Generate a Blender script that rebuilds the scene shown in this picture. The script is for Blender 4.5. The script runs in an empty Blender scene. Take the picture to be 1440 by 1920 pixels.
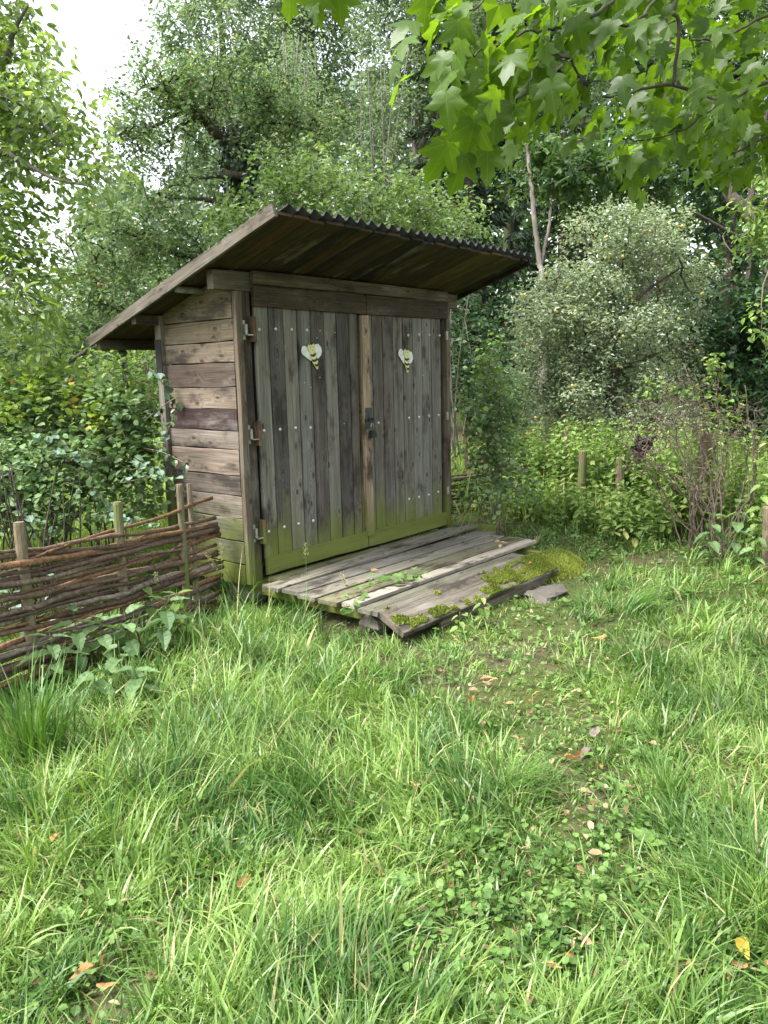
import bpy, math, random
import numpy as np
from mathutils import Matrix, Vector
rng = np.random.default_rng(7)
random.seed(7)
scene = bpy.context.scene
COL = scene.collection

# ------------------------------------------------------------------ camera
YAW, PITCH, ROLL = 0.8715, 0.1692, -0.02276
FPX, CAM = 1492.7, np.array([-3.932, -4.708, 1.6])       # focal length in pixels of a 1440 wide frame
def _axes():
    cy, sy, cp, sp = math.cos(YAW), math.sin(YAW), math.cos(PITCH), math.sin(PITCH)
    f = np.array([sy * cp, cy * cp, -sp]); r = np.array([cy, -sy, 0.0]); u = np.cross(r, f)
    c, s = math.cos(ROLL), math.sin(ROLL)
    return c * r + s * u, -s * r + c * u, f
RT, UP, FW = _axes()
HF = np.array([math.sin(YAW), math.cos(YAW), 0.0]); HR = np.array([math.cos(YAW), -math.sin(YAW), 0.0])
cam = bpy.data.cameras.new('camera'); cam_o = bpy.data.objects.new('camera', cam); COL.objects.link(cam_o)
cam.sensor_fit = 'HORIZONTAL'; cam.sensor_width = 36.0; cam.lens = 36.0 * FPX / 1440.0
cam.clip_start = 0.05; cam.clip_end = 1000.0
mw = Matrix.Identity(4)
for i in range(3):
    mw[i][0], mw[i][1], mw[i][2], mw[i][3] = RT[i], UP[i], -FW[i], CAM[i]
cam_o.matrix_world = mw
scene.camera = cam_o
def pt(px, py, d):
    """world point seen at a photo pixel, d metres in front of the camera"""
    return CAM + d * (FW + RT * (px - 720.0) / FPX - UP * (py - 960.0) / FPX)

# ------------------------------------------------------------------ sky, sun, exposure
SUN_EL, SUN_AZ = math.radians(58), math.radians(-62)      # azimuth from +Y towards +X
world = bpy.data.worlds.new('World'); scene.world = world; world.use_nodes = True
wn = world.node_tree; wn.nodes.clear()
w_out = wn.nodes.new('ShaderNodeOutputWorld'); w_bg = wn.nodes.new('ShaderNodeBackground')
w_sky = wn.nodes.new('ShaderNodeTexSky'); w_hs = wn.nodes.new('ShaderNodeHueSaturation')
w_sky.sky_type = 'NISHITA'; w_sky.sun_disc = False; w_sky.sun_elevation = SUN_EL; w_sky.sun_rotation = SUN_AZ
w_sky.air_density = 1.3; w_sky.dust_density = 4.0; w_sky.ozone_density = 1.0
w_hs.inputs['Saturation'].default_value = 0.38            # high thin overcast: nearly white sky
w_bg.inputs['Strength'].default_value = 0.12
wn.links.new(w_sky.outputs[0], w_hs.inputs['Color']); wn.links.new(w_hs.outputs[0], w_bg.inputs['Color'])
wn.links.new(w_bg.outputs[0], w_out.inputs['Surface'])
sun = bpy.data.lights.new('sun', 'SUN'); sun_o = bpy.data.objects.new('sun', sun); COL.objects.link(sun_o)
sun.energy = 1.5; sun.angle = math.radians(25); sun.color = (1.0, 0.98, 0.95)
sd = Vector((math.sin(SUN_AZ) * math.cos(SUN_EL), math.cos(SUN_AZ) * math.cos(SUN_EL), math.sin(SUN_EL)))
sun_o.rotation_euler = sd.to_track_quat('Z', 'Y').to_euler()
scene.view_settings.view_transform = 'Standard'; scene.view_settings.look = 'None'
scene.view_settings.exposure = 2.08; scene.view_settings.gamma = 1.0
scene.view_settings.use_curve_mapping = False
scene.render.engine = 'CYCLES'
cy = scene.cycles
cy.max_bounces = 7; cy.diffuse_bounces = 4; cy.glossy_bounces = 2; cy.transmission_bounces = 5; cy.transparent_max_bounces = 4
cy.use_denoising = True
cy.caustics_reflective = False; cy.caustics_refractive = False

# ------------------------------------------------------------------ node helpers and materials
def new_mat(name):
    m = bpy.data.materials.new(name); m.use_nodes = True
    nt = m.node_tree; nt.nodes.clear()
    return m, nt, nt.nodes.new('ShaderNodeOutputMaterial')
def nd(nt, typ, props=None, **ins):
    n = nt.nodes.new('ShaderNode' + typ)
    for k, v in (props or {}).items(): setattr(n, k, v)
    for k, v in ins.items():
        key = int(k[1:]) if k[0] == 'i' and k[1:].isdigit() else k.replace('_', ' ')
        s = n.inputs[key]
        if isinstance(v, bpy.types.NodeSocket): nt.links.new(v, s)
        else: s.default_value = v
    return n
def math_(nt, op, a, b=0.0, clamp=False):
    return nd(nt, 'Math', {'operation': op, 'use_clamp': clamp}, i0=a, i1=b).outputs[0]
def mapr(nt, v, a, b, c=0.0, d=1.0, smooth=True):
    return nd(nt, 'MapRange', {'interpolation_type': 'SMOOTHSTEP' if smooth else 'LINEAR'}, Value=v, i1=a, i2=b, i3=c, i4=d).outputs[0]
def mixc(nt, f, a, b, mode='MIX'):
    n = nt.nodes.new('ShaderNodeMix'); n.data_type = 'RGBA'; n.blend_type = mode; n.clamp_factor = True
    for s, v in ((n.inputs[0], f), (n.inputs[6], a), (n.inputs[7], b)):
        if isinstance(v, bpy.types.NodeSocket): nt.links.new(v, s)
        else: s.default_value = v if not isinstance(v, tuple) or len(v) == 4 else (*v, 1.0)
    return n.outputs[2]
def noise(nt, vec, scale, detail=2.0, rough=0.5):
    return nd(nt, 'TexNoise', Vector=vec, Scale=scale, Detail=detail, Roughness=rough).outputs[0]
def vmath(nt, op, a, b):
    return nd(nt, 'VectorMath', {'operation': op}, i0=a, i1=b).outputs[0]
def c4(c): return (*c, 1.0) if len(c) == 3 else c

def leaf_mat(name, c1, c2, tf=0.35, rough=0.5, spec=0.35, nscale=0.7, c3=None, c3f=0.06, tint=(1.15, 1.22, 0.75), veins=False):
    c1 = tuple(v * 0.72 for v in c1); c2 = tuple(v * 1.02 for v in c2)
    m, nt, out = new_mat(name)
    g = nd(nt, 'NewGeometry'); oi = nd(nt, 'ObjectInfo')
    r = math_(nt, 'FRACT', math_(nt, 'ADD', g.outputs['Random Per Island'], oi.outputs['Random']))
    n = noise(nt, g.outputs['Position'], nscale, 2.0)
    f = math_(nt, 'ADD', math_(nt, 'MULTIPLY', r, 0.55), math_(nt, 'MULTIPLY', mapr(nt, n, 0.32, 0.68), 0.45))
    col = mixc(nt, mapr(nt, f, 0.1, 0.9), c4(c1), c4(c2))
    if c3:
        r2 = math_(nt, 'FRACT', math_(nt, 'MULTIPLY', r, 37.3))
        col = mixc(nt, math_(nt, 'LESS_THAN', r2, c3f), col, c4(c3))
    fine = noise(nt, nd(nt, 'TexCoord').outputs['Object'], 60.0, 1.0)
    col = mixc(nt, 0.35, col, mixc(nt, 1.0, col, nd(nt, 'CombineColor', i0=math_(nt, 'ADD', fine, 0.5), i1=math_(nt, 'ADD', fine, 0.5), i2=math_(nt, 'ADD', fine, 0.5)).outputs[0], 'MULTIPLY'))
    if veins:                                             # pale ribs fanning out from the leaf base
        xyz = nd(nt, 'SeparateXYZ', Vector=nd(nt, 'TexCoord').outputs['Object']); X, Y = xyz.outputs[0], math_(nt, 'ABSOLUTE', xyz.outputs[1])
        dmin = None
        for an in (0.0, 0.86, 1.45):
            dd = math_(nt, 'ABSOLUTE', math_(nt, 'SUBTRACT', math_(nt, 'MULTIPLY', Y, math.cos(an)), math_(nt, 'MULTIPLY', X, math.sin(an))))
            dmin = dd if dmin is None else math_(nt, 'MINIMUM', dmin, dd)
        side = math_(nt, 'ABSOLUTE', math_(nt, 'SUBTRACT', math_(nt, 'FRACT', math_(nt, 'MULTIPLY', math_(nt, 'SUBTRACT', X, math_(nt, 'MULTIPLY', Y, 0.8)), 7.0)), 0.5))
        vm = math_(nt, 'MAXIMUM', mapr(nt, dmin, 0.014, 0.004, 0.0, 0.6), mapr(nt, side, 0.06, 0.0, 0.0, 0.22))
        col = mixc(nt, vm, col, mixc(nt, 1.0, col, (1.7, 1.6, 1.6, 1), 'MULTIPLY'))
        sp = noise(nt, nd(nt, 'TexCoord').outputs['Object'], 7.0, 3.0)
        col = mixc(nt, mapr(nt, sp, 0.68, 0.74, 0.0, 0.6), col, (0.16, 0.13, 0.03, 1))
    b = nd(nt, 'BsdfPrincipled', Base_Color=col, Roughness=rough)
    b.inputs['Specular IOR Level'].default_value = spec
    t = nd(nt, 'BsdfTranslucent', Color=mixc(nt, 1.0, col, c4(tint), 'MULTIPLY'))
    mx = nd(nt, 'MixShader', Fac=tf, i1=b.outputs[0], i2=t.outputs[0])
    nt.links.new(mx.outputs[0], out.inputs[0])
    return m

def wood_mat(name, grain=1.0, knots=1.0, algae=True):
    """weathered timber: colour from the object's own colour, grain along local x, algae up to the height in its alpha"""
    m, nt, out = new_mat(name)
    oi = nd(nt, 'ObjectInfo'); tc = nd(nt, 'TexCoord'); g = nd(nt, 'NewGeometry')
    off = nd(nt, 'CombineXYZ', X=math_(nt, 'MULTIPLY', oi.outputs['Random'], 37.0), Y=math_(nt, 'MULTIPLY', oi.outputs['Random'], 91.0), Z=math_(nt, 'MULTIPLY', oi.outputs['Random'], 53.0)).outputs[0]
    p = vmath(nt, 'ADD', tc.outputs['Object'], off)
    kv = nd(nt, 'TexVoronoi', {'voronoi_dimensions': '2D'}, Vector=vmath(nt, 'MULTIPLY', p, (4.2, 8.5, 1.0)), Scale=1.0)
    rare = math_(nt, 'GREATER_THAN', nd(nt, 'SeparateColor', Color=kv.outputs['Color']).outputs[0], 0.55)
    near = math_(nt, 'MULTIPLY', mapr(nt, kv.outputs['Distance'], 0.5, 0.0), rare)
    knot = math_(nt, 'MULTIPLY', mapr(nt, kv.outputs['Distance'], 0.14, 0.06), math_(nt, 'MULTIPLY', rare, knots))
    warp = nd(nt, 'CombineXYZ', X=0.0, Y=math_(nt, 'MULTIPLY', near, 0.035), Z=math_(nt, 'MULTIPLY', near, 0.035)).outputs[0]
    wob = noise(nt, vmath(nt, 'MULTIPLY', p, (1.2, 4.0, 4.0)), 1.0, 2.0)
    wobv = nd(nt, 'CombineXYZ', X=0.0, Y=math_(nt, 'MULTIPLY', wob, 0.03), Z=math_(nt, 'MULTIPLY', wob, 0.03)).outputs[0]
    q = vmath(nt, 'ADD', vmath(nt, 'ADD', p, warp), wobv)
    n1 = noise(nt, vmath(nt, 'MULTIPLY', q, (2.6, 95.0, 95.0)), 1.0, 4.0, 0.6)
    n2 = noise(nt, vmath(nt, 'MULTIPLY', q, (0.8, 14.0, 14.0)), 1.0, 3.0)
    n3 = noise(nt, vmath(nt, 'MULTIPLY', p, (2.2, 5.0, 5.0)), 1.0, 4.0, 0.65)
    n4 = noise(nt, vmath(nt, 'MULTIPLY', q, (1.0, 170.0, 170.0)), 1.0, 2.0)
    v = math_(nt, 'ADD', mapr(nt, n1, 0.25, 0.75, 0.55, 1.2), math_(nt, 'MULTIPLY', math_(nt, 'SUBTRACT', n2, 0.5), 1.1))
    v = math_(nt, 'MULTIPLY', v, mapr(nt, n4, 0.62, 0.72, 1.0, 0.55))
    v = math_(nt, 'MAXIMUM', v, 0.15)
    vc = nd(nt, 'CombineColor', i0=v, i1=v, i2=v).outputs[0]
    base = mixc(nt, mapr(nt, n3, 0.52, 0.75, 0.0, 0.55), oi.outputs['Color'], (0.25, 0.245, 0.23, 1))
    base = mixc(nt, mapr(nt, n3, 0.50, 0.33, 0.0, 0.85), base, (0.04, 0.033, 0.028, 1))
    col = mixc(nt, 1.0, mixc(nt, 1.0, base, (1.0, 0.985, 0.95, 1), 'MULTIPLY'), vc, 'MULTIPLY')
    col = mixc(nt, math_(nt, 'MULTIPLY', knot, 0.85), col, (0.05, 0.032, 0.022, 1))
    z = nd(nt, 'SeparateXYZ', Vector=g.outputs['Position']).outputs[2]
    an = noise(nt, vmath(nt, 'MULTIPLY', p, (3.5, 7.0, 7.0)), 1.0, 5.0, 0.65)
    am = math_(nt, 'ADD', math_(nt, 'MULTIPLY', math_(nt, 'SUBTRACT', oi.outputs['Alpha'], z), 2.4), math_(nt, 'MULTIPLY', math_(nt, 'SUBTRACT', an, 0.5), 1.7))
    am = math_(nt, 'MULTIPLY', mapr(nt, am, -0.45, 0.75), mapr(nt, n1, 0.2, 0.6, 0.55, 0.95))
    alg = mixc(nt, n2, (0.10, 0.125, 0.02, 1), (0.20, 0.23, 0.05, 1))
    if algae: col = mixc(nt, am, col, alg)
    bmp = nd(nt, 'Bump', Strength=0.55 * grain, Distance=0.004, Height=math_(nt, 'SUBTRACT', math_(nt, 'ADD', n1, math_(nt, 'MULTIPLY', n2, 0.6)), math_(nt, 'MULTIPLY', knot, 0.4)))
    b = nd(nt, 'BsdfPrincipled', Base_Color=col, Roughness=0.82, Normal=bmp.outputs[0])
    b.inputs['Specular IOR Level'].default_value = 0.25
    nt.links.new(b.outputs[0], out.inputs[0])
    return m

def bark_mat(name, c1, c2, scale=9.0, moss=None, stretch=0.35, use_obj=False, rough=0.85):
    m, nt, out = new_mat(name)
    tc = nd(nt, 'TexCoord'); oi = nd(nt, 'ObjectInfo')
    p = vmath(nt, 'MULTIPLY', tc.outputs['Object'], (1.0, 1.0, stretch))
    p = vmath(nt, 'ADD', p, nd(nt, 'CombineXYZ', X=math_(nt, 'MULTIPLY', oi.outputs['Random'], 31.0)).outputs[0])
    n = noise(nt, p, scale * 3, 5.0, 0.65); n2 = noise(nt, p, scale * 0.4, 2.0)
    col = mixc(nt, mapr(nt, n, 0.3, 0.7), c4(c1), c4(c2))
    if use_obj: col = mixc(nt, 1.0, col, oi.outputs['Color'], 'MULTIPLY')
    if moss: col = mixc(nt, mapr(nt, n2, 0.5, 0.62), col, c4(moss))
    bmp = nd(nt, 'Bump', Strength=0.7, Distance=0.01, Height=n)
    b = nd(nt, 'BsdfPrincipled', Base_Color=col, Roughness=rough, Normal=bmp.outputs[0])
    b.inputs['Specular IOR Level'].default_value = 0.3
    nt.links.new(b.outputs[0], out.inputs[0])
    return m

def plain_mat(name, c, rough=0.6, metal=0.0, c2=None, scale=30.0, bump=0.2, spec=0.4):
    m, nt, out = new_mat(name)
    tc = nd(nt, 'TexCoord'); n = noise(nt, tc.outputs['Object'], scale, 4.0, 0.6)
    col = mixc(nt, mapr(nt, n, 0.35, 0.7), c4(c), c4(c2 or tuple(x * 0.7 for x in c)))
    bmp = nd(nt, 'Bump', Strength=bump, Distance=0.003, Height=n)
    b = nd(nt, 'BsdfPrincipled', Base_Color=col, Roughness=rough, Metallic=metal, Normal=bmp.outputs[0])
    b.inputs['Specular IOR Level'].default_value = spec
    nt.links.new(b.outputs[0], out.inputs[0])
    return m

def soil_mat():
    m, nt, out = new_mat('soil')
    g = nd(nt, 'NewGeometry'); P = g.outputs['Position']
    n = noise(nt, P, 18.0, 6.0, 0.7); n2 = noise(nt, P, 1.3, 3.0); n3 = noise(nt, P, 120.0, 3.0)
    col = mixc(nt, mapr(nt, n, 0.3, 0.7), (0.045, 0.034, 0.022, 1), (0.13, 0.10, 0.07, 1))
    col = mixc(nt, mapr(nt, n2, 0.35, 0.6, 0.15, 0.75), col, (0.06, 0.09, 0.018, 1))
    col = mixc(nt, mapr(nt, n3, 0.6, 0.7, 0.0, 0.5), col, (0.22, 0.18, 0.11, 1))
    bmp = nd(nt, 'Bump', Strength=0.8, Distance=0.02, Height=n)
    b = nd(nt, 'BsdfPrincipled', Base_Color=col, Roughness=0.95, Normal=bmp.outputs[0])
    b.inputs['Specular IOR Level'].default_value = 0.1
    nt.links.new(b.outputs[0], out.inputs[0])
    return m

MT = {}
MT['wood'] = wood_mat('weathered_wood'); MT['deckwood'] = wood_mat('deck_wood', algae=False)
MT['rod'] = bark_mat('hazel_rod_bark', (0.9, 0.9, 0.9), (0.35, 0.30, 0.28), 14, None, 1.0, True, 0.6)
MT['stake'] = bark_mat('stake_wood', (0.22, 0.175, 0.11), (0.11, 0.09, 0.058), 12, (0.13, 0.15, 0.05))
MT['bark_dark'] = bark_mat('dark_bark', (0.035, 0.028, 0.022), (0.085, 0.07, 0.055), 6, (0.05, 0.06, 0.025))
MT['bark_grey'] = bark_mat('grey_bark', (0.10, 0.09, 0.075), (0.20, 0.185, 0.16), 5, (0.10, 0.11, 0.06))
MT['bark_pale'] = bark_mat('pale_bark', (0.32, 0.28, 0.24), (0.15, 0.13, 0.11), 5, (0.11, 0.10, 0.08))
MT['twig'] = bark_mat('twig_bark', (0.12, 0.09, 0.06), (0.22, 0.18, 0.13), 20)
MT['dead_twig'] = bark_mat('bare_twig_bark', (0.065, 0.045, 0.035), (0.15, 0.115, 0.09), 20)
MT['stem'] = leaf_mat('green_stem', (0.10, 0.16, 0.04), (0.15, 0.20, 0.06), 0.1)
MT['soil'] = soil_mat()
MT['roof'] = plain_mat('bitumen_sheet', (0.016, 0.016, 0.019), 0.55, 0, (0.03, 0.03, 0.034), 20)
MT['steel'] = plain_mat('galvanised_steel', (0.45, 0.46, 0.42), 0.45, 0.6, (0.28, 0.30, 0.24), 60)
MT['bolt'] = plain_mat('bolt_head', (0.72, 0.73, 0.70), 0.35, 0.5, (0.5, 0.5, 0.48), 60)
MT['iron'] = plain_mat('dark_iron', (0.05, 0.055, 0.06), 0.5, 0.6, (0.10, 0.10, 0.10), 50)
MT['lock'] = plain_mat('padlock_black', (0.012, 0.012, 0.014), 0.4, 0.0, (0.03, 0.03, 0.03), 50)
MT['brass'] = plain_mat('shackle_steel', (0.5, 0.46, 0.36), 0.3, 0.9, (0.35, 0.32, 0.26), 50)
MT['white'] = plain_mat('white_paint', (0.80, 0.82, 0.84), 0.5, 0, (0.62, 0.63, 0.62), 25)
MT['yellow'] = plain_mat('pale_yellow_paint', (0.72, 0.68, 0.30), 0.5, 0, (0.62, 0.58, 0.25), 25)
MT['black'] = plain_mat('black_paint', (0.015, 0.015, 0.016), 0.5)
MT['inside'] = plain_mat('dark_matte', (0.03, 0.025, 0.02), 0.9)
MT['stone'] = plain_mat('field_stone', (0.13, 0.115, 0.095), 0.9, 0, (0.10, 0.09, 0.075), 14, 0.6)
MT['scrap'] = plain_mat('black_scrap', (0.008, 0.008, 0.009), 0.6, 0, (0.02, 0.02, 0.02), 20)
MT['moss'] = leaf_mat('moss', (0.14, 0.20, 0.03), (0.29, 0.34, 0.06), 0.25, 0.8, 0.1, 4.0, (0.16, 0.11, 0.04), 0.05)
MT['deadleaf'] = leaf_mat('dry_leaf', (0.33, 0.15, 0.05), (0.50, 0.30, 0.12), 0.25, 0.6, 0.3, 9.0, None, 0, (1.1, 0.9, 0.6))
MT['tanleaf'] = leaf_mat('tan_dry_leaf', (0.52, 0.36, 0.18), (0.60, 0.46, 0.26), 0.25, 0.6, 0.3, 9.0, None, 0, (1.1, 0.9, 0.6))
MT['greyleaf'] = leaf_mat('grey_dry_leaf', (0.20, 0.165, 0.13), (0.26, 0.22, 0.18), 0.15, 0.7, 0.3, 9.0, None, 0, (1, 1, 0.9))
MT['yellowleaf'] = leaf_mat('yellow_leaf', (0.62, 0.46, 0.06), (0.66, 0.52, 0.12), 0.3, 0.6, 0.3, 9.0, None, 0, (1, 1, 0.6))
MT['grass'] = leaf_mat('grass_blade', (0.07, 0.185, 0.032), (0.255, 0.385, 0.095), 0.32, 0.38, 0.5, 2.2, (0.42, 0.38, 0.19), 0.06, (1.15, 1.22, 0.6))
MT['tuft'] = leaf_mat('long_grass_blade', (0.055, 0.15, 0.022), (0.14, 0.27, 0.05), 0.3, 0.4, 0.5, 3.0, (0.36, 0.33, 0.15), 0.03, (1.2, 1.25, 0.5))
MT['herb'] = leaf_mat('ground_herb_leaf', (0.075, 0.17, 0.03), (0.17, 0.29, 0.07), 0.3, 0.5, 0.35, 2.0)
MT['nettle'] = leaf_mat('nettle_leaf', (0.13, 0.235, 0.09), (0.22, 0.335, 0.14), 0.32, 0.45, 0.3, 3.0)
MT['nettle_light'] = leaf_mat('light_nettle_leaf', (0.14, 0.25, 0.05), (0.29, 0.41, 0.12), 0.42, 0.55, 0.3, 1.2, (0.36, 0.38, 0.13), 0.08)
MT['maple'] = leaf_mat('maple_leaf', (0.06, 0.125, 0.014), (0.10, 0.18, 0.022), 0.58, 0.38, 0.45, 1.5, None, 0, (1.75, 1.7, 0.5), True); MT['maple_mass'] = leaf_mat('maple_leaf_mass', (0.06, 0.125, 0.014), (0.10, 0.18, 0.022), 0.58, 0.4, 0.4, 1.5, None, 0, (1.75, 1.7, 0.5))
MT['walnut'] = leaf_mat('walnut_leaf', (0.16, 0.25, 0.085), (0.26, 0.365, 0.14), 0.48, 0.4, 0.5, 0.9, (0.22, 0.30, 0.06), 0.1, (1.5, 1.5, 0.6))
MT['apple'] = leaf_mat('apple_leaf', (0.10, 0.175, 0.065), (0.20, 0.285, 0.12), 0.4, 0.45, 0.4, 0.8, (0.26, 0.27, 0.13), 0.05)
MT['ivy'] = leaf_mat('ivy_leaf', (0.018, 0.045, 0.016), (0.04, 0.085, 0.028), 0.15, 0.3, 0.6, 1.0)
MT['shrub'] = leaf_mat('bright_shrub_leaf', (0.12, 0.20, 0.06), (0.225, 0.32, 0.105), 0.4, 0.45, 0.4, 0.6)
MT['ash'] = leaf_mat('ash_leaf', (0.20, 0.285, 0.165), (0.33, 0.42, 0.25), 0.5, 0.5, 0.3, 0.35)  # ash green, lightened to stand in for haze on the far trees
MT['ash2'] = leaf_mat('grey_ash_leaf', (0.18, 0.26, 0.16), (0.30, 0.385, 0.235), 0.5, 0.5, 0.3, 0.35)  # greyer ash green, likewise lightened in place of haze
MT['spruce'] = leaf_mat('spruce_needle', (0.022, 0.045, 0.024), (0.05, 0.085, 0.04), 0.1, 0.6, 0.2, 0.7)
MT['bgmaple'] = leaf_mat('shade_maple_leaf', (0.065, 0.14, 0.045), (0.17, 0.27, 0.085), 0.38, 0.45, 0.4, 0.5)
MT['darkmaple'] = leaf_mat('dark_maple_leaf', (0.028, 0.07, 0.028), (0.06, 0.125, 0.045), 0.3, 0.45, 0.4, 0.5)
MT['plum'] = leaf_mat('plum_leaf', (0.21, 0.275, 0.16), (0.37, 0.44, 0.28), 0.36, 0.33, 0.6, 0.8, (0.36, 0.31, 0.10), 0.012)
MT['hedge'] = leaf_mat('hedge_leaf', (0.11, 0.195, 0.07), (0.22, 0.33, 0.14), 0.35, 0.5, 0.35, 1.0)
MT['hedge_top'] = leaf_mat('hedge_young_leaf', (0.17, 0.27, 0.04), (0.30, 0.39, 0.07), 0.4, 0.5, 0.35, 2.0, (0.45, 0.30, 0.06), 0.04)
MT['blue_leaf'] = leaf_mat('snowberry_leaf', (0.14, 0.24, 0.17), (0.22, 0.33, 0.24), 0.3, 0.55, 0.35, 3.0)
MT['bramble'] = leaf_mat('bramble_leaf', (0.12, 0.215, 0.085), (0.26, 0.37, 0.17), 0.35, 0.5, 0.35, 1.2, (0.28, 0.36, 0.06), 0.08)
MT['meadow'] = leaf_mat('meadow_grass', (0.22, 0.36, 0.06), (0.38, 0.50, 0.13), 0.35, 0.5, 0.3, 0.5, (0.50, 0.46, 0.22), 0.08)
MT['far'] = leaf_mat('far_wood_leaf', (0.14, 0.205, 0.13), (0.22, 0.29, 0.19), 0.3, 0.6, 0.2, 0.2)  # far leaves kept pale, the haze of distance put into their colour

# ------------------------------------------------------------------ mesh helpers
def mesh_np(name, V, polys, mat, smooth=False):
    """V (n,3); polys: list of (m,k) index arrays"""
    me = bpy.data.meshes.new(name)
    V = np.ascontiguousarray(V, dtype=np.float32)
    loops = np.concatenate([np.asarray(p, dtype=np.int32).ravel() for p in polys])
    sizes = np.concatenate([np.full(len(p), np.asarray(p).shape[1], dtype=np.int32) for p in polys])
    starts = np.concatenate([[0], np.cumsum(sizes)[:-1]]).astype(np.int32)
    me.vertices.add(len(V)); me.loops.add(len(loops)); me.polygons.add(len(sizes))
    me.vertices.foreach_set('co', V.ravel()); me.loops.foreach_set('vertex_index', loops)
    me.polygons.foreach_set('loop_start', starts)
    me.polygons.foreach_set('use_smooth', np.full(len(sizes), bool(smooth)))
    me.update(calc_edges=True)
    if mat is not None: me.materials.append(mat)
    return me
def link(name, me, parent=None, matrix=None):
    o = bpy.data.objects.new(name, me); COL.objects.link(o)
    if parent is not None: o.parent = parent
    if matrix is not None: o.matrix_basis = matrix
    return o
def tag(o, label, cat, group=None, kind=None):
    o['label'] = label
    if cat: o['category'] = cat
    if group: o['group'] = group
    if kind: o['kind'] = kind
    return o
def empty(name, loc, label, cat, group=None):
    o = bpy.data.objects.new(name, None); COL.objects.link(o)
    o.location = tuple(loc); o.empty_display_size = 0.1
    return tag(o, label, cat, group)
def rel(parent, p):           # world point -> coordinates of an unrotated top-level parent
    return np.asarray(p, float) - np.array(parent.location)
class Geo:
    def __init__(s): s.V = []; s.P = {}; s.n = 0
    def add(s, V, *polys):
        V = np.asarray(V, float)
        for p in polys:
            p = np.asarray(p, dtype=np.int64)
            if len(p): s.P.setdefault(p.shape[1], []).append(p + s.n)
        s.V.append(V); s.n += len(V)
    def mesh(s, name, mat, smooth=False, origin=None):
        V = np.concatenate(s.V)
        if origin is not None: V = V - np.asarray(origin)
        return mesh_np(name, V, [np.concatenate(v) for v in s.P.values()], mat, smooth)
def unit(v): v = np.asarray(v, float); return v / (np.linalg.norm(v) + 1e-12)
def frame(x, z):
    x = unit(x); y = unit(np.cross(z, x)); z = np.cross(x, y)
    return x, y, z
def mat4(x, y, z, o):
    return Matrix(((x[0], y[0], z[0], o[0]), (x[1], y[1], z[1], o[1]), (x[2], y[2], z[2], o[2]), (0, 0, 0, 1)))

def tube(G, pts, rad, sides=6, cap=True):
    pts = np.asarray(pts, float); n = len(pts); rad = np.broadcast_to(np.asarray(rad, float), (n,))
    T = np.gradient(pts, axis=0); T /= np.linalg.norm(T, axis=1)[:, None] + 1e-12
    a = np.array([0, 0, 1.0]) if abs(T[0][2]) < 0.9 else np.array([1.0, 0, 0])
    U = np.cross(T, a); U /= np.linalg.norm(U, axis=1)[:, None] + 1e-12
    W = np.cross(T, U)
    th = np.arange(sides) * 2 * math.pi / sides
    V = pts[:, None, :] + rad[:, None, None] * (np.cos(th)[None, :, None] * U[:, None, :] + np.sin(th)[None, :, None] * W[:, None, :])
    i = np.arange(n - 1)[:, None] * sides; k = np.arange(sides)[None, :]; k2 = (k + 1) % sides
    Q = np.stack([i + k, i + k2, i + sides + k2, i + sides + k], axis=-1).reshape(-1, 4)
    ps = [Q]
    if cap: ps.append(np.stack([np.arange(sides)[::-1], np.arange(sides) + (n - 1) * sides]))
    G.add(V.reshape(-1, 3), *ps)
def smooth_path(P, k=5):
    """Catmull-Rom resampling of a polyline (columns may hold radius too)"""
    P = np.asarray(P, float)
    A = np.vstack([2 * P[0] - P[1], P, 2 * P[-1] - P[-2]]); out = []
    for i in range(1, len(A) - 2):
        for t in np.linspace(0, 1, k, endpoint=False):
            a, b, c, d = A[i - 1], A[i], A[i + 1], A[i + 2]
            out.append(0.5 * (2 * b + (c - a) * t + (2 * a - 5 * b + 4 * c - d) * t * t + (3 * b - a - 3 * c + d) * t ** 3))
    out.append(P[-1]); return np.array(out)

def origin_of(o):
    p = np.zeros(3)
    while o is not None: p = p + np.array(o.location); o = o.parent
    return p
def board(name, parent, A, B, nrm, width, thick, col, algae=0.0, mat=None, segs=4, wob=0.0025, ch=0.003, warp=0.0):
    """a sawn board from A to B (centre line), its face normal nrm; world coordinates"""
    A = np.asarray(A, float); B = np.asarray(B, float); L = np.linalg.norm(B - A)
    x, y, z = frame(B - A, nrm); hw, ht = width / 2, thick / 2; c = min(ch, ht * 0.6)
    sec = np.array([(-hw + c, -ht), (hw - c, -ht), (hw, -ht + c), (hw, ht - c), (hw - c, ht), (-hw + c, ht), (-hw, ht - c), (-hw, -ht + c)])
    xs = np.linspace(-L / 2, L / 2, segs + 1); V = []
    for i, xx in enumerate(xs):
        s = sec.copy()
        s[:, 0] += (s[:, 0] > 0) * random.gauss(0, wob) + (s[:, 0] <= 0) * random.gauss(0, wob)
        bow = warp * (2 * xx / L) ** 2
        V.append(np.column_stack([np.full(8, xx) + (random.uniform(-.002, .002) if i in (0, segs) else 0), s[:, 0], s[:, 1] + bow]))
    V = np.concatenate(V); i = np.arange(segs)[:, None] * 8; k = np.arange(8)[None, :]; k2 = (k + 1) % 8
    Q = np.stack([i + k, i + k2, i + 8 + k2, i + 8 + k], -1).reshape(-1, 4)
    caps = np.stack([np.arange(8)[::-1], np.arange(8) + segs * 8])
    me = mesh_np(name, V, [Q, caps], mat or MT['wood'])
    o = bpy.data.objects.new(name, me); COL.objects.link(o)
    if parent is not None: o.parent = parent
    C = (A + B) / 2 - origin_of(parent)
    o.matrix_basis = mat4(x, y, z, C)
    o.color = (*col, algae)
    return o

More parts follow.
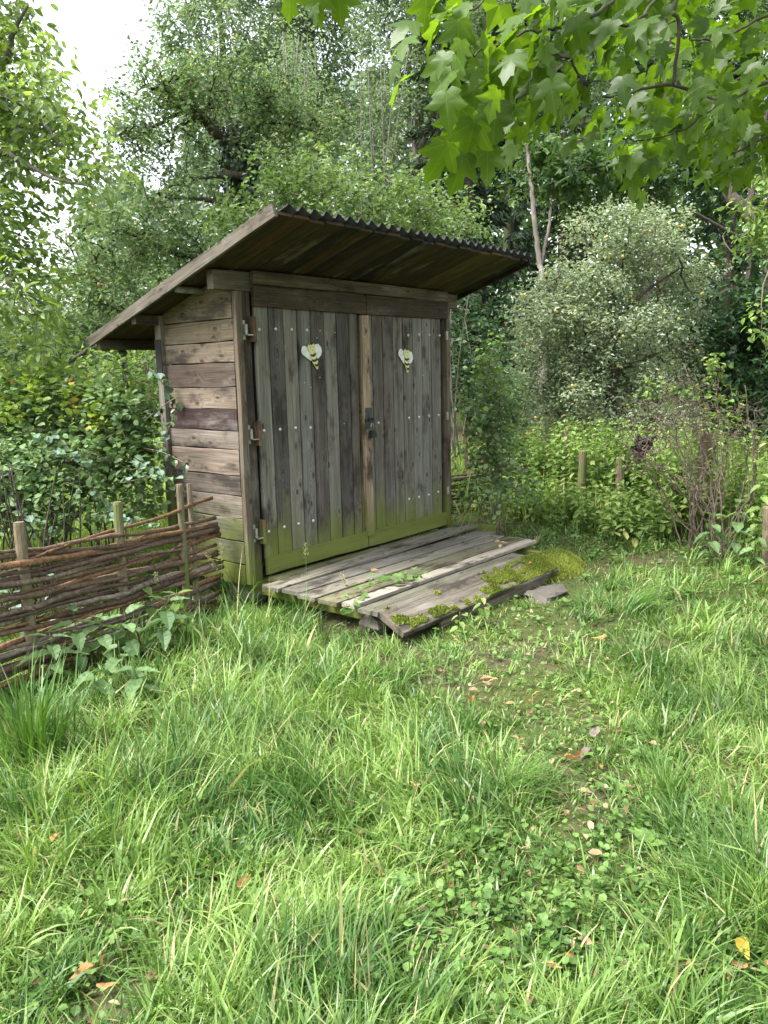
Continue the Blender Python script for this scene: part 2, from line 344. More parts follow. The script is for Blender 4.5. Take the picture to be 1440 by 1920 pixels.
# ground height --------------------------------------------------------
def vnoise(x, y, s, seed=0):
    """cheap smooth value noise"""
    x = np.asarray(x) * s; y = np.asarray(y) * s
    xi = np.floor(x).astype(int); yi = np.floor(y).astype(int); fx = x - xi; fy = y - yi
    def h(a, b):
        n = (a * 374761393 + b * 668265263 + seed * 1442695041) & 0x7fffffff
        n = ((n ^ (n >> 13)) * 1274126177) & 0x7fffffff
        return (n & 0xffff) / 65535.0
    u = fx * fx * (3 - 2 * fx); v = fy * fy * (3 - 2 * fy)
    return (h(xi, yi) * (1 - u) + h(xi + 1, yi) * u) * (1 - v) + (h(xi, yi + 1) * (1 - u) + h(xi + 1, yi + 1) * u) * v
def gz(x, y):
    x = np.asarray(x, float); y = np.asarray(y, float)
    d = (x - CAM[0]) * HF[0] + (y - CAM[1]) * HF[1]
    z = -0.15 + 0.05 * (vnoise(x, y, 0.9, 3) - 0.5) + 0.03 * (vnoise(x, y, 3.1, 5) - 0.5)
    return z + 0.09 * np.clip(d - 24, 0, 60)
def ground_pt(px, py):
    p = CAM; dr = FW + RT * (px - 720.0) / FPX - UP * (py - 960.0) / FPX
    t = (-0.15 - CAM[2]) / dr[2]; q = CAM + t * dr
    return np.array([q[0], q[1], float(gz(q[0], q[1]))])
def on_ground(p): return np.array([p[0], p[1], float(gz(p[0], p[1]))])

# ------------------------------------------------------------------ ground
def build_ground():
    n = 150
    t = np.linspace(-1, 1, n); s = np.sinh(t * 5.2) / np.sinh(5.2) * 130.0
    X, Y = np.meshgrid(s + 0.5, s - 1.0, indexing='ij')
    V = np.column_stack([X.ravel(), Y.ravel(), gz(X, Y).ravel()])
    i = np.arange(n - 1)[:, None] * n + np.arange(n - 1)[None, :]
    Q = np.stack([i, i + n, i + n + 1, i + 1], -1).reshape(-1, 4)
    o = link('ground', mesh_np('ground', V, [Q], MT['soil'], True))
    tag(o, 'dark soil ground under the grass and the wood', None, None, 'structure')
build_ground()

# ------------------------------------------------------------------ shed
def box_geo(G, lo, hi):
    x0, y0, z0 = lo; x1, y1, z1 = hi
    V = [(x0, y0, z0), (x1, y0, z0), (x1, y1, z0), (x0, y1, z0), (x0, y0, z1), (x1, y0, z1), (x1, y1, z1), (x0, y1, z1)]
    G.add(V, [(0, 3, 2, 1), (4, 5, 6, 7), (0, 1, 5, 4), (1, 2, 6, 5), (2, 3, 7, 6), (3, 0, 4, 7)])
def lathe(G, c, axis, prof, sides=10):
    """prof: list of (distance along axis, radius)"""
    axis = unit(axis); a = np.array([0, 0, 1.0]) if abs(axis[2]) < 0.9 else np.array([1.0, 0, 0])
    u = unit(np.cross(axis, a)); w = np.cross(axis, u); th = np.arange(sides) * 2 * math.pi / sides
    V = np.array([np.asarray(c) + axis * h + r * (math.cos(t) * u + math.sin(t) * w) for h, r in prof for t in th])
    n = len(prof); i = np.arange(n - 1)[:, None] * sides; k = np.arange(sides)[None, :]; k2 = (k + 1) % sides
    G.add(V, np.stack([i + k, i + k2, i + sides + k2, i + sides + k], -1).reshape(-1, 4), np.stack([np.arange(sides)[::-1], np.arange(sides) + (n - 1) * sides]))

W_SHED, D_SHED = 2.74, 0.93
def roof_z(y): return 2.412 - 0.31 * y                    # underside of the roof boards
shed = empty('shed', (1.35, 0.5, 0.0), 'small weathered plank shed with two doors and a sloping corrugated roof', 'shed')
SO = np.array(shed.location)
def part(name, G, mat, parent=None, smooth=False):
    parent = parent or shed
    return link(name, G.mesh(name, mat, smooth, origin_of(parent)), parent)

GREY, DARK, TAN, BROWN, DKBR = (0.20, 0.185, 0.15), (0.07, 0.058, 0.047), (0.40, 0.31, 0.21), (0.15, 0.10, 0.062), (0.06, 0.042, 0.03)
# dark sheets added inside the walls so that no light leaks through the joints
G = Geo()
box_geo(G, (0.05, 0.09, 0.03), (2.68, 0.10, 2.36)); box_geo(G, (0.035, 0.11, 0.03), (0.045, 0.86, 2.08))
box_geo(G, (2.69, 0.11, 0.03), (2.70, 0.86, 2.08)); box_geo(G, (0.05, 0.87, 0.03), (2.68, 0.88, 2.08))
part('light_stop', G, MT['inside'])
# side walls: horizontal boards
zl = [0.0, 0.17, 0.352, 0.532, 0.712, 0.868, 1.068, 1.213, 1.375, 1.543, 1.727, 1.883, 2.048]
cols = [((0.17, 0.17, 0.12), 0.55), ((0.20, 0.19, 0.15), 0.50), ((0.24, 0.23, 0.20), 0.62), ((0.33, 0.28, 0.23), 0.62), ((0.22, 0.18, 0.15), 0.60),
        ((0.36, 0.28, 0.22), 0.90), ((0.30, 0.25, 0.21), 0.3), ((0.065, 0.030, 0.028), 0.0), ((0.33, 0.26, 0.20), 0.0), ((0.15, 0.11, 0.085), 0.0), ((0.34, 0.27, 0.20), 0.0), ((0.25, 0.20, 0.13), 0.0)]
for i in range(12):
    z0, z1 = zl[i], zl[i + 1]; c, al = cols[i]
    board('wall_board', shed, (0.012 + random.uniform(-.003, .003), 0.03, (z0 + z1) / 2), (0.012, 0.885, (z0 + z1) / 2), (-1, 0, 0), z1 - z0 - 0.008, 0.024, tuple(.6 * v + .01 for v in c), al * .8, segs=5)
    board('wall_board', shed, (W_SHED - 0.015, 0.03, (z0 + z1) / 2), (W_SHED - 0.015, 0.885, (z0 + z1) / 2), (1, 0, 0), z1 - z0 - 0.006, 0.024, GREY, al, segs=2)
    board('wall_board', shed, (0.03, 0.905, (z0 + z1) / 2), (W_SHED - 0.03, 0.905, (z0 + z1) / 2), (0, 1, 0), z1 - z0 - 0.006, 0.024, GREY, al, segs=2)
def gable(x, nx):
    G = Geo(); t = 0.024
    ys = (0.03, 0.885); za = 2.052; zt = [roof_z(y) - 0.008 for y in ys]
    for xx in (x - t / 2, x + t / 2): G.add([(xx, ys[0], za), (xx, ys[1], za), (xx, ys[1], max(zt[1], za + .002)), (xx, ys[0], zt[0])], [(0, 1, 2, 3)])
    V = np.concatenate(G.V); G2 = Geo(); G2.add(V, [(3, 2, 1, 0), (4, 5, 6, 7), (0, 1, 5, 4), (1, 2, 6, 5), (2, 3, 7, 6), (3, 0, 4, 7)])
    # local x must run along the grain (world y)
    o = bpy.data.objects.new('gable_board', None)
    C = np.array([x, 0.46, 2.2]); X, Y, Z = frame((0, 1, 0), (nx, 0, 0))
    Vl = (V - C) @ np.column_stack([X, Y, Z])
    me = mesh_np('gable_board', Vl, [np.concatenate(G2.P[4])], MT['wood'])
    o = link('gable_board', me, shed, mat4(X, Y, Z, C - SO)); o.color = (0.16, 0.135, 0.085, 0.0)
gable(0.012, -1); gable(W_SHED - 0.015, 1)
# posts and trim
board('corner_batten', shed, (0.024, -0.008, 0.02), (0.024, -0.008, 2.24), (0, -1, 0), 0.062, 0.045, (0.14, 0.11, 0.08), 0.3, segs=6)
board('front_post', shed, (0.116, 0.055, 0.0), (0.116, 0.055, 2.30), (0, -1, 0), 0.12, 0.06, (0.07, 0.058, 0.045), 0.2, segs=6)
board('front_post', shed, (2.705, 0.02, 0.0), (2.705, 0.02, 2.25), (0, -1, 0), 0.058, 0.07, (0.17, 0.14, 0.11), 0.4, segs=6)
board('back_post', shed, (0.0, 0.925, 0.05), (0.0, 0.925, 2.12), (-1, 0, 0), 0.075, 0.07, (0.20, 0.185, 0.15), 0.75, segs=6)
board('back_post', shed, (W_SHED, 0.925, 0.0), (W_SHED, 0.925, 2.12), (1, 0, 0), 0.075, 0.07, GREY, 0.7, segs=6)
board('dark_post_top', shed, (-0.039, 0.925, 1.62), (-0.039, 0.925, 1.93), (-1, 0, 0), 0.079, 0.006, (0.03, 0.03, 0.03), 0, segs=2)  # thin dark board over the upper part of the back post
board('sill_beam', shed, (0.05, 0.05, -0.03), (2.72, 0.05, -0.03), (0, -1, 0), 0.09, 0.08, BROWN, 0.3)
# plates and header
board('top_plate', shed, (-0.17, 0.045, 2.318), (2.90, 0.045, 2.318), (0, -1, 0), 0.135, 0.07, (0.12, 0.105, 0.075), 0.0, segs=8)
board('header_board', shed, (0.175, -0.012, 2.353), (2.69, -0.012, 2.353), (0, -1, 0), 0.098, 0.03, (0.115, 0.09, 0.062), 0.0, segs=8)
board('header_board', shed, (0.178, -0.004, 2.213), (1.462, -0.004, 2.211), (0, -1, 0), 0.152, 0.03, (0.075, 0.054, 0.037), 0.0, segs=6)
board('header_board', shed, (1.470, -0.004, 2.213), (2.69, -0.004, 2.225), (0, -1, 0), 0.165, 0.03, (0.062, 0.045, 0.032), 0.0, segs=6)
# doors: each is a backing of ledges with planks, rail and fittings
def door(x0, x1, seams, colours, left):
    G = Geo()
    box_geo(G, (x0 + .02, 0.035, 0.12), (x1 - .02, 0.06, 2.10))
    d = part('door', G, MT['inside'])
    for i in range(len(seams) - 1):
        a, b = seams[i], seams[i + 1]; yo = random.uniform(-.002, .003)
        board('plank', d, ((a + b) / 2, 0.018 + yo, 0.19), ((a + b) / 2, 0.018 + yo, 2.145), (0, -1, 0), b - a - 0.009, 0.026, tuple(.66 * v + .05 for v in colours[i]), 0.44 + random.uniform(-.12, .12), segs=8, wob=0.0012, ch=.004)
    board('rail', d, ((x0 + x1) / 2 - (x1 - x0) / 2 + .004, -0.006, 0.132), (x1 - .004, -0.006, 0.136 if left else 0.146), (0, -1, 0), 0.138, 0.03, (0.15, 0.15, 0.08), .62, segs=6)
    return d
g = GREY
lc = [(0.215, 0.205, 0.165), (0.075, 0.065, 0.055), (0.25, 0.225, 0.185), (0.19, 0.185, 0.165), (0.085, 0.066, 0.054), (0.235, 0.22, 0.19), (0.065, 0.052, 0.046), (0.12, 0.095, 0.075)]
rc = [(0.22, 0.215, 0.205), (0.12, 0.095, 0.078), (0.14, 0.112, 0.095), (0.205, 0.185, 0.15), (0.20, 0.18, 0.145), (0.26, 0.25, 0.22), (0.26, 0.245, 0.225), (0.20, 0.18, 0.15)]
door_l = door(0.19, 1.415, [0.194, 0.339, 0.495, 0.645, 0.794, 0.952, 1.102, 1.26, 1.370], lc, True)
door_r = door(1.42, 2.665, [1.490, 1.561, 1.704, 1.853, 1.998, 2.149, 2.296, 2.444, 2.602], rc, False)
door_l['label'] = 'left door leaf with alternating dark and grey planks'
door_r['label'] = 'right door leaf with the pale cover strip and the hasp'
board('cover_strip', door_r, (1.437, -0.016, 0.175), (1.437, -0.016, 2.125), (0, -1, 0), 0.098, 0.036, (0.36, 0.27, 0.19), 0.42, segs=8)
board('edge_batten', door_l, (1.378, 0.012, 0.2), (1.378, 0.012, 2.12), (0, -1, 0), 0.014, 0.04, (0.12, 0.10, 0.05), 0.7, segs=4)
bolts = [(0.24, 1.97), (0.41, 1.98), (0.58, 1.98), (0.75, 1.98), (0.24, 1.2), (0.41, 1.2), (0.58, 1.2), (0.75, 1.19), (0.24, 0.4), (0.41, 0.41), (0.57, 0.41), (0.74, 0.41),
         (2.08, 1.97), (2.25, 1.98), (2.41, 1.98), (2.58, 1.98), (1.62, 1.18), (2.07, 1.2), (2.23, 1.2), (2.39, 1.2), (2.55, 1.2), (2.05, 0.42), (2.21, 0.42), (2.37, 0.42), (2.53, 0.43)]
G = Geo(); lathe(G, (0, 0, 0), (0, -1, 0), [(-0.004, 0.014), (0.002, 0.014), (0.006, 0.010), (0.008, 0.004)], 8)
bolt_me = G.mesh('bolt', MT['bolt'], True)
for x, z in bolts:
    d = door_l if x < 1.4 else door_r
    link('bolt', bolt_me, d, Matrix.Translation(Vector(np.array([x, 0.003, z]) - origin_of(d))))
G = Geo(); lathe(G, (0, 0, 0), (0, -1, 0), [(-0.004, 0.005), (0.003, 0.004)], 6)
nail_me = G.mesh('nail', MT['bolt'])
for x, z in [(0.70, 1.56), (0.77, 1.52), (0.90, 1.98), (0.88, 1.60), (1.08, 1.97), (1.16, 1.2), (0.86, 1.92), (2.30, 1.60)]:
    link('nail', nail_me, door_l if x < 1.4 else door_r, Matrix.Translation(Vector(np.array([x, 0.002, z]) - SO)))
# pintle hinges on the corner post with small wooden blocks on the door edge
for z in (1.965, 1.18, 0.405):
    G = Geo()
    box_geo(G, (0.085, 0.018, z - 0.07), (0.115, 0.024, z + 0.07)); lathe(G, (0.108, 0.005, z - 0.035), (0, 0, 1), [(0, 0.016), (0.075, 0.016), (0.078, 0.010)], 10)
    box_geo(G, (0.10, -0.028, z - 0.042), (0.155, 0.018, z - 0.034))
    part('hinge', G, MT['steel'])
    board('hinge_block', shed, (0.172, 0.005, z - 0.09), (0.172, 0.005, z + 0.10), (0, -1, 0), 0.030, 0.07, (0.16, 0.105, 0.07), 0.2 if z > .5 else .5, segs=2)
for z in (1.98, 1.19, 0.43):
    G = Geo(); box_geo(G, (2.652, -0.022, z - 0.04), (2.690, -0.016, z + 0.04)); lathe(G, (2.668, -0.024, z - 0.03), (0, 0, 1), [(0, 0.008), (0.06, 0.008)], 8)
    part('hinge', G, MT['steel'])
# hasp plate with slot
G = Geo(); box_geo(G, (1.398, -0.043, 1.135), (1.487, -0.036, 1.325)); box_geo(G, (1.436, -0.048, 1.20), (1.446, -0.043, 1.255))
box_geo(G, (1.425, -0.075, 1.205), (1.432, -0.043, 1.235)); box_geo(G, (1.452, -0.075, 1.205), (1.459, -0.043, 1.235))
part('hasp', G, MT['iron'], door_r)
# padlock hanging from the hasp
pad = empty('padlock', (1.452, -0.066, 1.06), 'black padlock hanging from the hasp between the shed doors', 'padlock')
G = Geo(); sec = [(-.026, 0), (.026, 0), (.031, .006), (.031, .056), (.026, .064), (-.026, .064), (-.031, .056), (-.031, .006)]
V = [(x, y, z) for y in (-.016, .016) for x, z in sec]; k = np.arange(8); k2 = (k + 1) % 8
G.add(V, np.stack([k, k2, k2 + 8, k + 8], -1)[:, ::-1], np.stack([k, k[::-1] + 8]))
link('body', G.mesh('body', MT['lock']), pad)
G = Geo(); th = np.linspace(0, math.pi, 9)
tube(G, np.concatenate([[(0.02, 0, 0.055)], np.column_stack([0.02 * np.cos(th), 0 * th, 0.105 + 0.022 * np.sin(th)]), [(-0.02, 0, 0.055)]]), 0.0048, 7)
link('shackle', G.mesh('shackle', MT['brass'], True), pad)
pad.rotation_euler = (0, 0, 0.15)

# roof: boards front to back, battens, corrugated sheet, bargeboards
YF, YB = -0.735, 1.55; XL, XR = -0.255, 3.005
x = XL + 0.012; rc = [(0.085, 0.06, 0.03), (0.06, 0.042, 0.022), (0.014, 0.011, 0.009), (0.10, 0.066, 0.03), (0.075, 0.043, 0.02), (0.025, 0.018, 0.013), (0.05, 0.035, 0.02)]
up = unit((0, 0.31, 1))
while x < XR - 0.05:
    w = min(random.uniform(0.15, 0.19), XR - 0.01 - x)
    yo = random.uniform(-.012, .012); c = random.choice(rc)
    A = np.array([x + w / 2, YF + yo, roof_z(YF + yo)]) + up * 0.011; B = np.array([x + w / 2, YB, roof_z(YB)]) + up * 0.011
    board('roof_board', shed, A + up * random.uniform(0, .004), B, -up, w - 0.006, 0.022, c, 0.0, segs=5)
    x += w
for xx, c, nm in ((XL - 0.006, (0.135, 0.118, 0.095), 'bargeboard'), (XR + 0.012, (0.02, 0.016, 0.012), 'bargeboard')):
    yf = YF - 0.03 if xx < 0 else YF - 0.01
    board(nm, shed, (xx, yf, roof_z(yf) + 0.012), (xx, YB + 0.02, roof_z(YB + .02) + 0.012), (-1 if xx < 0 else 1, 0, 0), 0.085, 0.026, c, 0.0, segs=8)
G = Geo()                                              # corrugated bitumen sheet
nx = 27 * 12; xs = np.linspace(XL + 0.10, XR + 0.02, nx + 1); wave = 0.021 * np.sin((xs - xs[0]) / (xs[-1] - xs[0]) * 27 * 2 * math.pi)
rows = []
for sgn in (1, -1):
    for y in np.linspace(YF - 0.045, YB + 0.05, 4):
        base = np.array([0, y, roof_z(y)])[None, :] + up[None, :] * (0.048 + wave[:, None] + 0.0022 * sgn)
        base[:, 0] += xs; rows.append(base)
V = np.concatenate(rows); n = nx + 1; i = np.arange(nx)[None, :]; r = np.arange(3)[:, None] * n
top = np.stack([r + i, r + i + 1, r + n + i + 1, r + n + i], -1).reshape(-1, 4)
bot = top[:, ::-1] + 4 * n
ed = np.arange(nx); fr = np.stack([ed, ed + 4 * n, ed + 1 + 4 * n, ed + 1], -1); bk = np.stack([ed + 3 * n, ed + 1 + 3 * n, ed + 1 + 7 * n, ed + 7 * n], -1)
G.add(V, top, bot, fr, bk)
part('corrugated_sheet', G, MT['roof'], None, True)
board('rear_beam', shed, (XL + .01, 1.47, roof_z(1.47) - 0.045), (XR - .01, 1.47, roof_z(1.47) - 0.045), (0, 1, 0), 0.085, 0.06, (0.09, 0.08, 0.05), 0, segs=4)
board('rear_plate', shed, (XL + .01, 0.93, roof_z(0.93) - 0.04), (W_SHED + .1, 0.93, roof_z(.93) - 0.04), (0, 1, 0), 0.075, 0.06, (0.08, 0.07, 0.05), 0, segs=4)
G = Geo(); tube(G, [(-0.24, 0.36, roof_z(.36) - .032), (0.3, 0.36, roof_z(.36) - .036)], [0.026, 0.028], 9); part('purlin', G, MT['bark_grey'], None, True)
for xx in (0.9, 1.9):
    board('rafter', shed, (xx, 0.12, roof_z(.12) - .045), (xx, 1.43, roof_z(1.43) - .045), (1, 0, 0), 0.08, 0.05, DKBR, 0, segs=2)
# stones the shed stands on
def stone(name, c, s, label, seed):
    r = np.random.default_rng(seed); G = Geo(); n, m = 7, 10; V = []
    for i in range(n):
        for j in range(m):
            th, ph = math.pi * i / (n - 1), 2 * math.pi * j / m
            k = 1 + 0.18 * r.standard_normal() if 0 < i < n - 1 else 1
            v = np.array([math.sin(th) * math.cos(ph), math.sin(th) * math.sin(ph), math.cos(th)]); v = np.sign(v) * np.abs(v) ** 0.7
            V.append(v * s * k)
    i = np.arange(n - 1)[:, None] * m; k = np.arange(m)[None, :]; k2 = (k + 1) % m
    G.add(np.array(V), np.stack([i + k, i + k2, i + m + k2, i + m + k], -1).reshape(-1, 4))
    o = link(name, G.mesh(name, MT['stone'], False)); o.location = c
    return tag(o, label, 'stone')
stone('foundation_stone', (0.10, 0.12, -0.10), np.array([0.16, 0.14, 0.07]), 'grey stone under the near corner of the shed', 1)
stone('flat_stone', (1.60, -1.74, -0.15), np.array([0.24, 0.15, 0.05]), 'flat grey stone half under the mossy deck edge', 2)
stone('foundation_stone', (0.10, -1.22, -0.09), np.array([0.10, 0.13, 0.075]), 'stone block carrying the near left corner of the deck', 3)

# bee signs --------------------------------------------------------------
def bee(name, loc, label, tilt, wing_fold):
    b = empty(name, loc, label, 'bee sign', 'painted bee signs on the shed doors'); b.scale = (.9, 1, .9)
    def plate(nm, pts, y0, y1, mat, parent=None):
        G = Geo(); P = np.array(pts); n = len(P); ca, sa = math.cos(tilt), math.sin(tilt)
        Q = np.column_stack([P[:, 0] * ca + P[:, 1] * sa, -P[:, 0] * sa + P[:, 1] * ca])
        V = [(q[0], y, q[1]) for y in (y0, y1) for q in Q]; k = np.arange(n); k2 = (k + 1) % n
        G.add(V, np.stack([k, k2, k2 + n, k + n], -1), np.stack([k, k[::-1] + n]))
        return link(nm, G.mesh(nm, mat), parent or b)
    def oval(cx, cy, rx, ry, n=14, a=0): 
        t = np.arange(n) * 2 * math.pi / n; X = rx * np.cos(t); Y = ry * np.sin(t)
        return [(cx + x * math.cos(a) - y * math.sin(a), cy + x * math.sin(a) + y * math.cos(a)) for x, y in zip(X, Y)]
    f = wing_fold
    plate('wing', [(-.02, .05), (-.07, .095), (-.10, .098), (-.125, .065), (-.122, .03), (-.09, .0), (-.055, -.03), (-.03, -.05), (-.012, -.04)], -.002, -.008, MT['white'])
    plate('wing', [(.02, .05), (.06 * f, .082), (.095 * f, .078), (.12 * f, .04), (.122 * f, .005), (.10 * f, -.03), (.06 * f, -.05), (.03, -.045)], -.003, -.009, MT['white'])
    body = plate('body', [(-.035, .03), (.03, .03), (.042, -.01), (.045, -.06), (.042, -.10), (.032, -.135), (.018, -.14), (.002, -.11), (-.02, -.07), (-.035, -.02)], -.009, -.015, MT['yellow'])
    for (a0, a1, h) in ((-.034, .036, .012), (-.030, .046, -.036), (-.004, .045, -.083)):
        plate('stripe', [(a0, h), (.5 * (a0 + a1), h - .012), (a1, h), (a1, h - .022), (.5 * (a0 + a1), h - .034), (a0 + .006, h - .022)], -.0152, -.0170, MT['black'], body)
    head = plate('head', oval(-.002, .062, .046, .048), -.010, -.017, MT['yellow'])
    plate('hair', [(-.030, .093), (-.018, .090), (-.010, .096), (-.002, .082), (.006, .096), (.015, .090), (.027, .093), (.018, .105), (.005, .111), (-.008, .111), (-.020, .106)], -.0172, -.0190, MT['black'], head)
    for s in (-1, 1): plate('eye', oval(-.002 + s * .016, .066, .006, .0035, 8), -.0172, -.0186, MT['inside'], head)
    plate('mouth', [(-.014, .044), (-.002, .038), (.010, .044), (-.002, .034)], -.0172, -.0184, MT['inside'], head)
bee('bee_sign', (0.79, -0.002, 1.785), 'painted wooden bee on the left shed door, both wings spread', -0.22, 1.05)
bee('bee_sign', (2.025, -0.002, 1.752), 'painted wooden bee on the right shed door, narrower wings', 0.06, 0.95)

# ------------------------------------------------------------------ deck
deck = empty('deck', (1.25, -0.7, -0.1), 'low weathered plank deck in front of the shed doors', 'deck')
ZD = 0.05
dp = [  # left (x,y-centre), right (x, y-centre), width, colour, algae, z lift left/right
    ((0.16, -0.11), (2.60, -0.075), 0.15, (0.17, 0.18, 0.085), 0.5, 0.0, 0.0),
    ((-0.03, -0.285), (2.80, -0.215), 0.185, (0.27, 0.25, 0.20), 0.0, 0.0, 0.035),
    ((-0.01, -0.49), (2.70, -0.455), 0.195, (0.20, 0.19, 0.165), 0.0, 0.0, 0.0),
    ((-0.05, -0.685), (2.58, -0.66), 0.185, (0.27, 0.25, 0.20), 0.05, 0.0, 0.0),
    ((-0.05, -0.895), (2.60, -0.865), 0.20, (0.21, 0.205, 0.125), 0.25, 0.0, 0.0),
    ((-0.05, -1.095), (2.50, -1.075), 0.135, (0.46, 0.41, 0.34), 0.0, 0.012, 0.02),
    ((-0.06, -1.285), (1.98, -1.265), 0.19, (0.17, 0.165, 0.125), 0.10, 0.0, 0.0)]
for (l, r, w, c, al, z0, z1) in dp:
    board('plank', deck, (l[0], l[1], ZD - .016 + z0), (r[0], r[1], ZD - .016 + z1), (0, 0, 1), w - 0.016, 0.03, tuple(.8 * v for v in c), al, MT['deckwood'], segs=8, wob=0.003)
mp = board('mossy_plank', deck, (-0.04, -1.46, -0.018), (2.02, -1.49, -0.005), unit((0, -0.5, 1)), 0.25, 0.042, (0.16, 0.14, 0.11), 0.0, MT['deckwood'], segs=8, wob=0.005)
mp['label'] = 'tilted front plank with yellow-green moss patches'
board('fascia', deck, (0.42, -1.53, -0.105), (2.05, -1.56, -0.10), unit((0, -1, 0.1)), 0.11, 0.03, (0.17, 0.14, 0.10), 0.0, MT['deckwood'], segs=6, wob=0.006)
for xx in (0.12, 1.25, 2.35):
    board('joist', deck, (xx, -0.06, -0.03), (xx, -1.33, -0.045), (1, 0, 0), 0.09, 0.07, (0.09, 0.07, 0.05), 0.2, segs=2)
board('side_board', deck, (2.74, -0.02, 0.035), (2.98, -0.40, 0.0), (0.8, 0.5, 0), 0.11, 0.025, (0.12, 0.11, 0.07), 0.3, segs=2)
def moss_tufts(name, P, N, size, parent, label=None):
    """small moss shoots as three-sided spikes"""
    n = len(P); a = rng.uniform(0, 2 * math.pi, n); s = size * rng.uniform(0.5, 1.4, n)
    d = N + rng.normal(0, 0.45, (n, 3)); d /= np.linalg.norm(d, axis=1)[:, None]
    V = np.empty((n, 4, 3))
    for k in range(3):
        th = a + k * 2.094
        V[:, k] = P + np.column_stack([np.cos(th), np.sin(th), 0 * th]) * (s * 0.42)[:, None]
    V[:, 3] = P + d * s[:, None]
    i = np.arange(n)[:, None] * 4
    F = np.concatenate([i + np.array([[0, 1, 3]]), i + np.array([[1, 2, 3]]), i + np.array([[2, 0, 3]])])
    V = V.reshape(-1, 3) - origin_of(parent)
    o = link(name, mesh_np(name, V, [F], MT['moss']), parent); o['kind'] = 'stuff'
    if label: o['label'] = label
    return o
pn = unit((0, -0.45, 1)); pu = rng.uniform(0, 1, 26000); pv = rng.uniform(-0.5, 0.5, 26000)
mx = -0.02 + pu * 2.04; my = -1.46 - 0.03 * pu
f = vnoise(mx, pv, 5.0, 11) * 0.55 + vnoise(mx, pv * .2, 14.0, 12) * 0.45 + 0.34 * np.clip((pu - .45) * 1.6, -.1, 1) - 0.25 * (pv + 0.1) - 0.05
keep = f > 0.50 + rng.normal(0, .03, len(f))
off = np.array([0, math.sqrt(1 - 0.41 ** 2), 0.41]) * 1.0
P = np.column_stack([mx, my - .009 + pv * 0.235 * 0.894, -0.0115 + .0065 * (pu - .5) * 2 + 0.0225 + pv * 0.235 * 0.447])[keep]
moss_tufts('moss_patches', P, pn, 0.016, deck)
# moss mound over the far deck end
mound = empty('moss_mound', (2.28, -1.42, -0.14), 'rounded cushion of yellow-green moss at the far front end of the deck', 'moss')
G = Geo(); n, m = 9, 22; V = []
for i in range(n):
    for j in range(m):
        r = i / (n - 1); ph = 2 * math.pi * j / m; k = 1 + .12 * math.sin(3 * ph + 1) + .08 * math.sin(7 * ph)
        V.append((0.44 * r * k * math.cos(ph) , 0.27 * r * k * math.sin(ph), 0.165 * (1 - r ** 2.2) + 0.012 * math.sin(9 * ph + 5 * r) * r))
i = np.arange(n - 1)[:, None] * m; k = np.arange(m)[None, :]; k2 = (k + 1) % m
G.add(np.array(V), np.stack([i + k, i + m + k, i + m + k2, i + k2], -1).reshape(-1, 4))
link('cushion', G.mesh('cushion', MT['moss'], True), mound)
r = np.sqrt(rng.uniform(0, 1, 9000)); ph = rng.uniform(0, 2 * math.pi, 9000); k = 1 + .12 * np.sin(3 * ph + 1) + .08 * np.sin(7 * ph)
P = np.column_stack([0.44 * r * k * np.cos(ph), 0.27 * r * k * np.sin(ph), 0.165 * (1 - r ** 2.2)]) + np.array(mound.location)
moss_tufts('moss_shoots', P, np.array([0, 0, 1.0]), 0.02, mound)

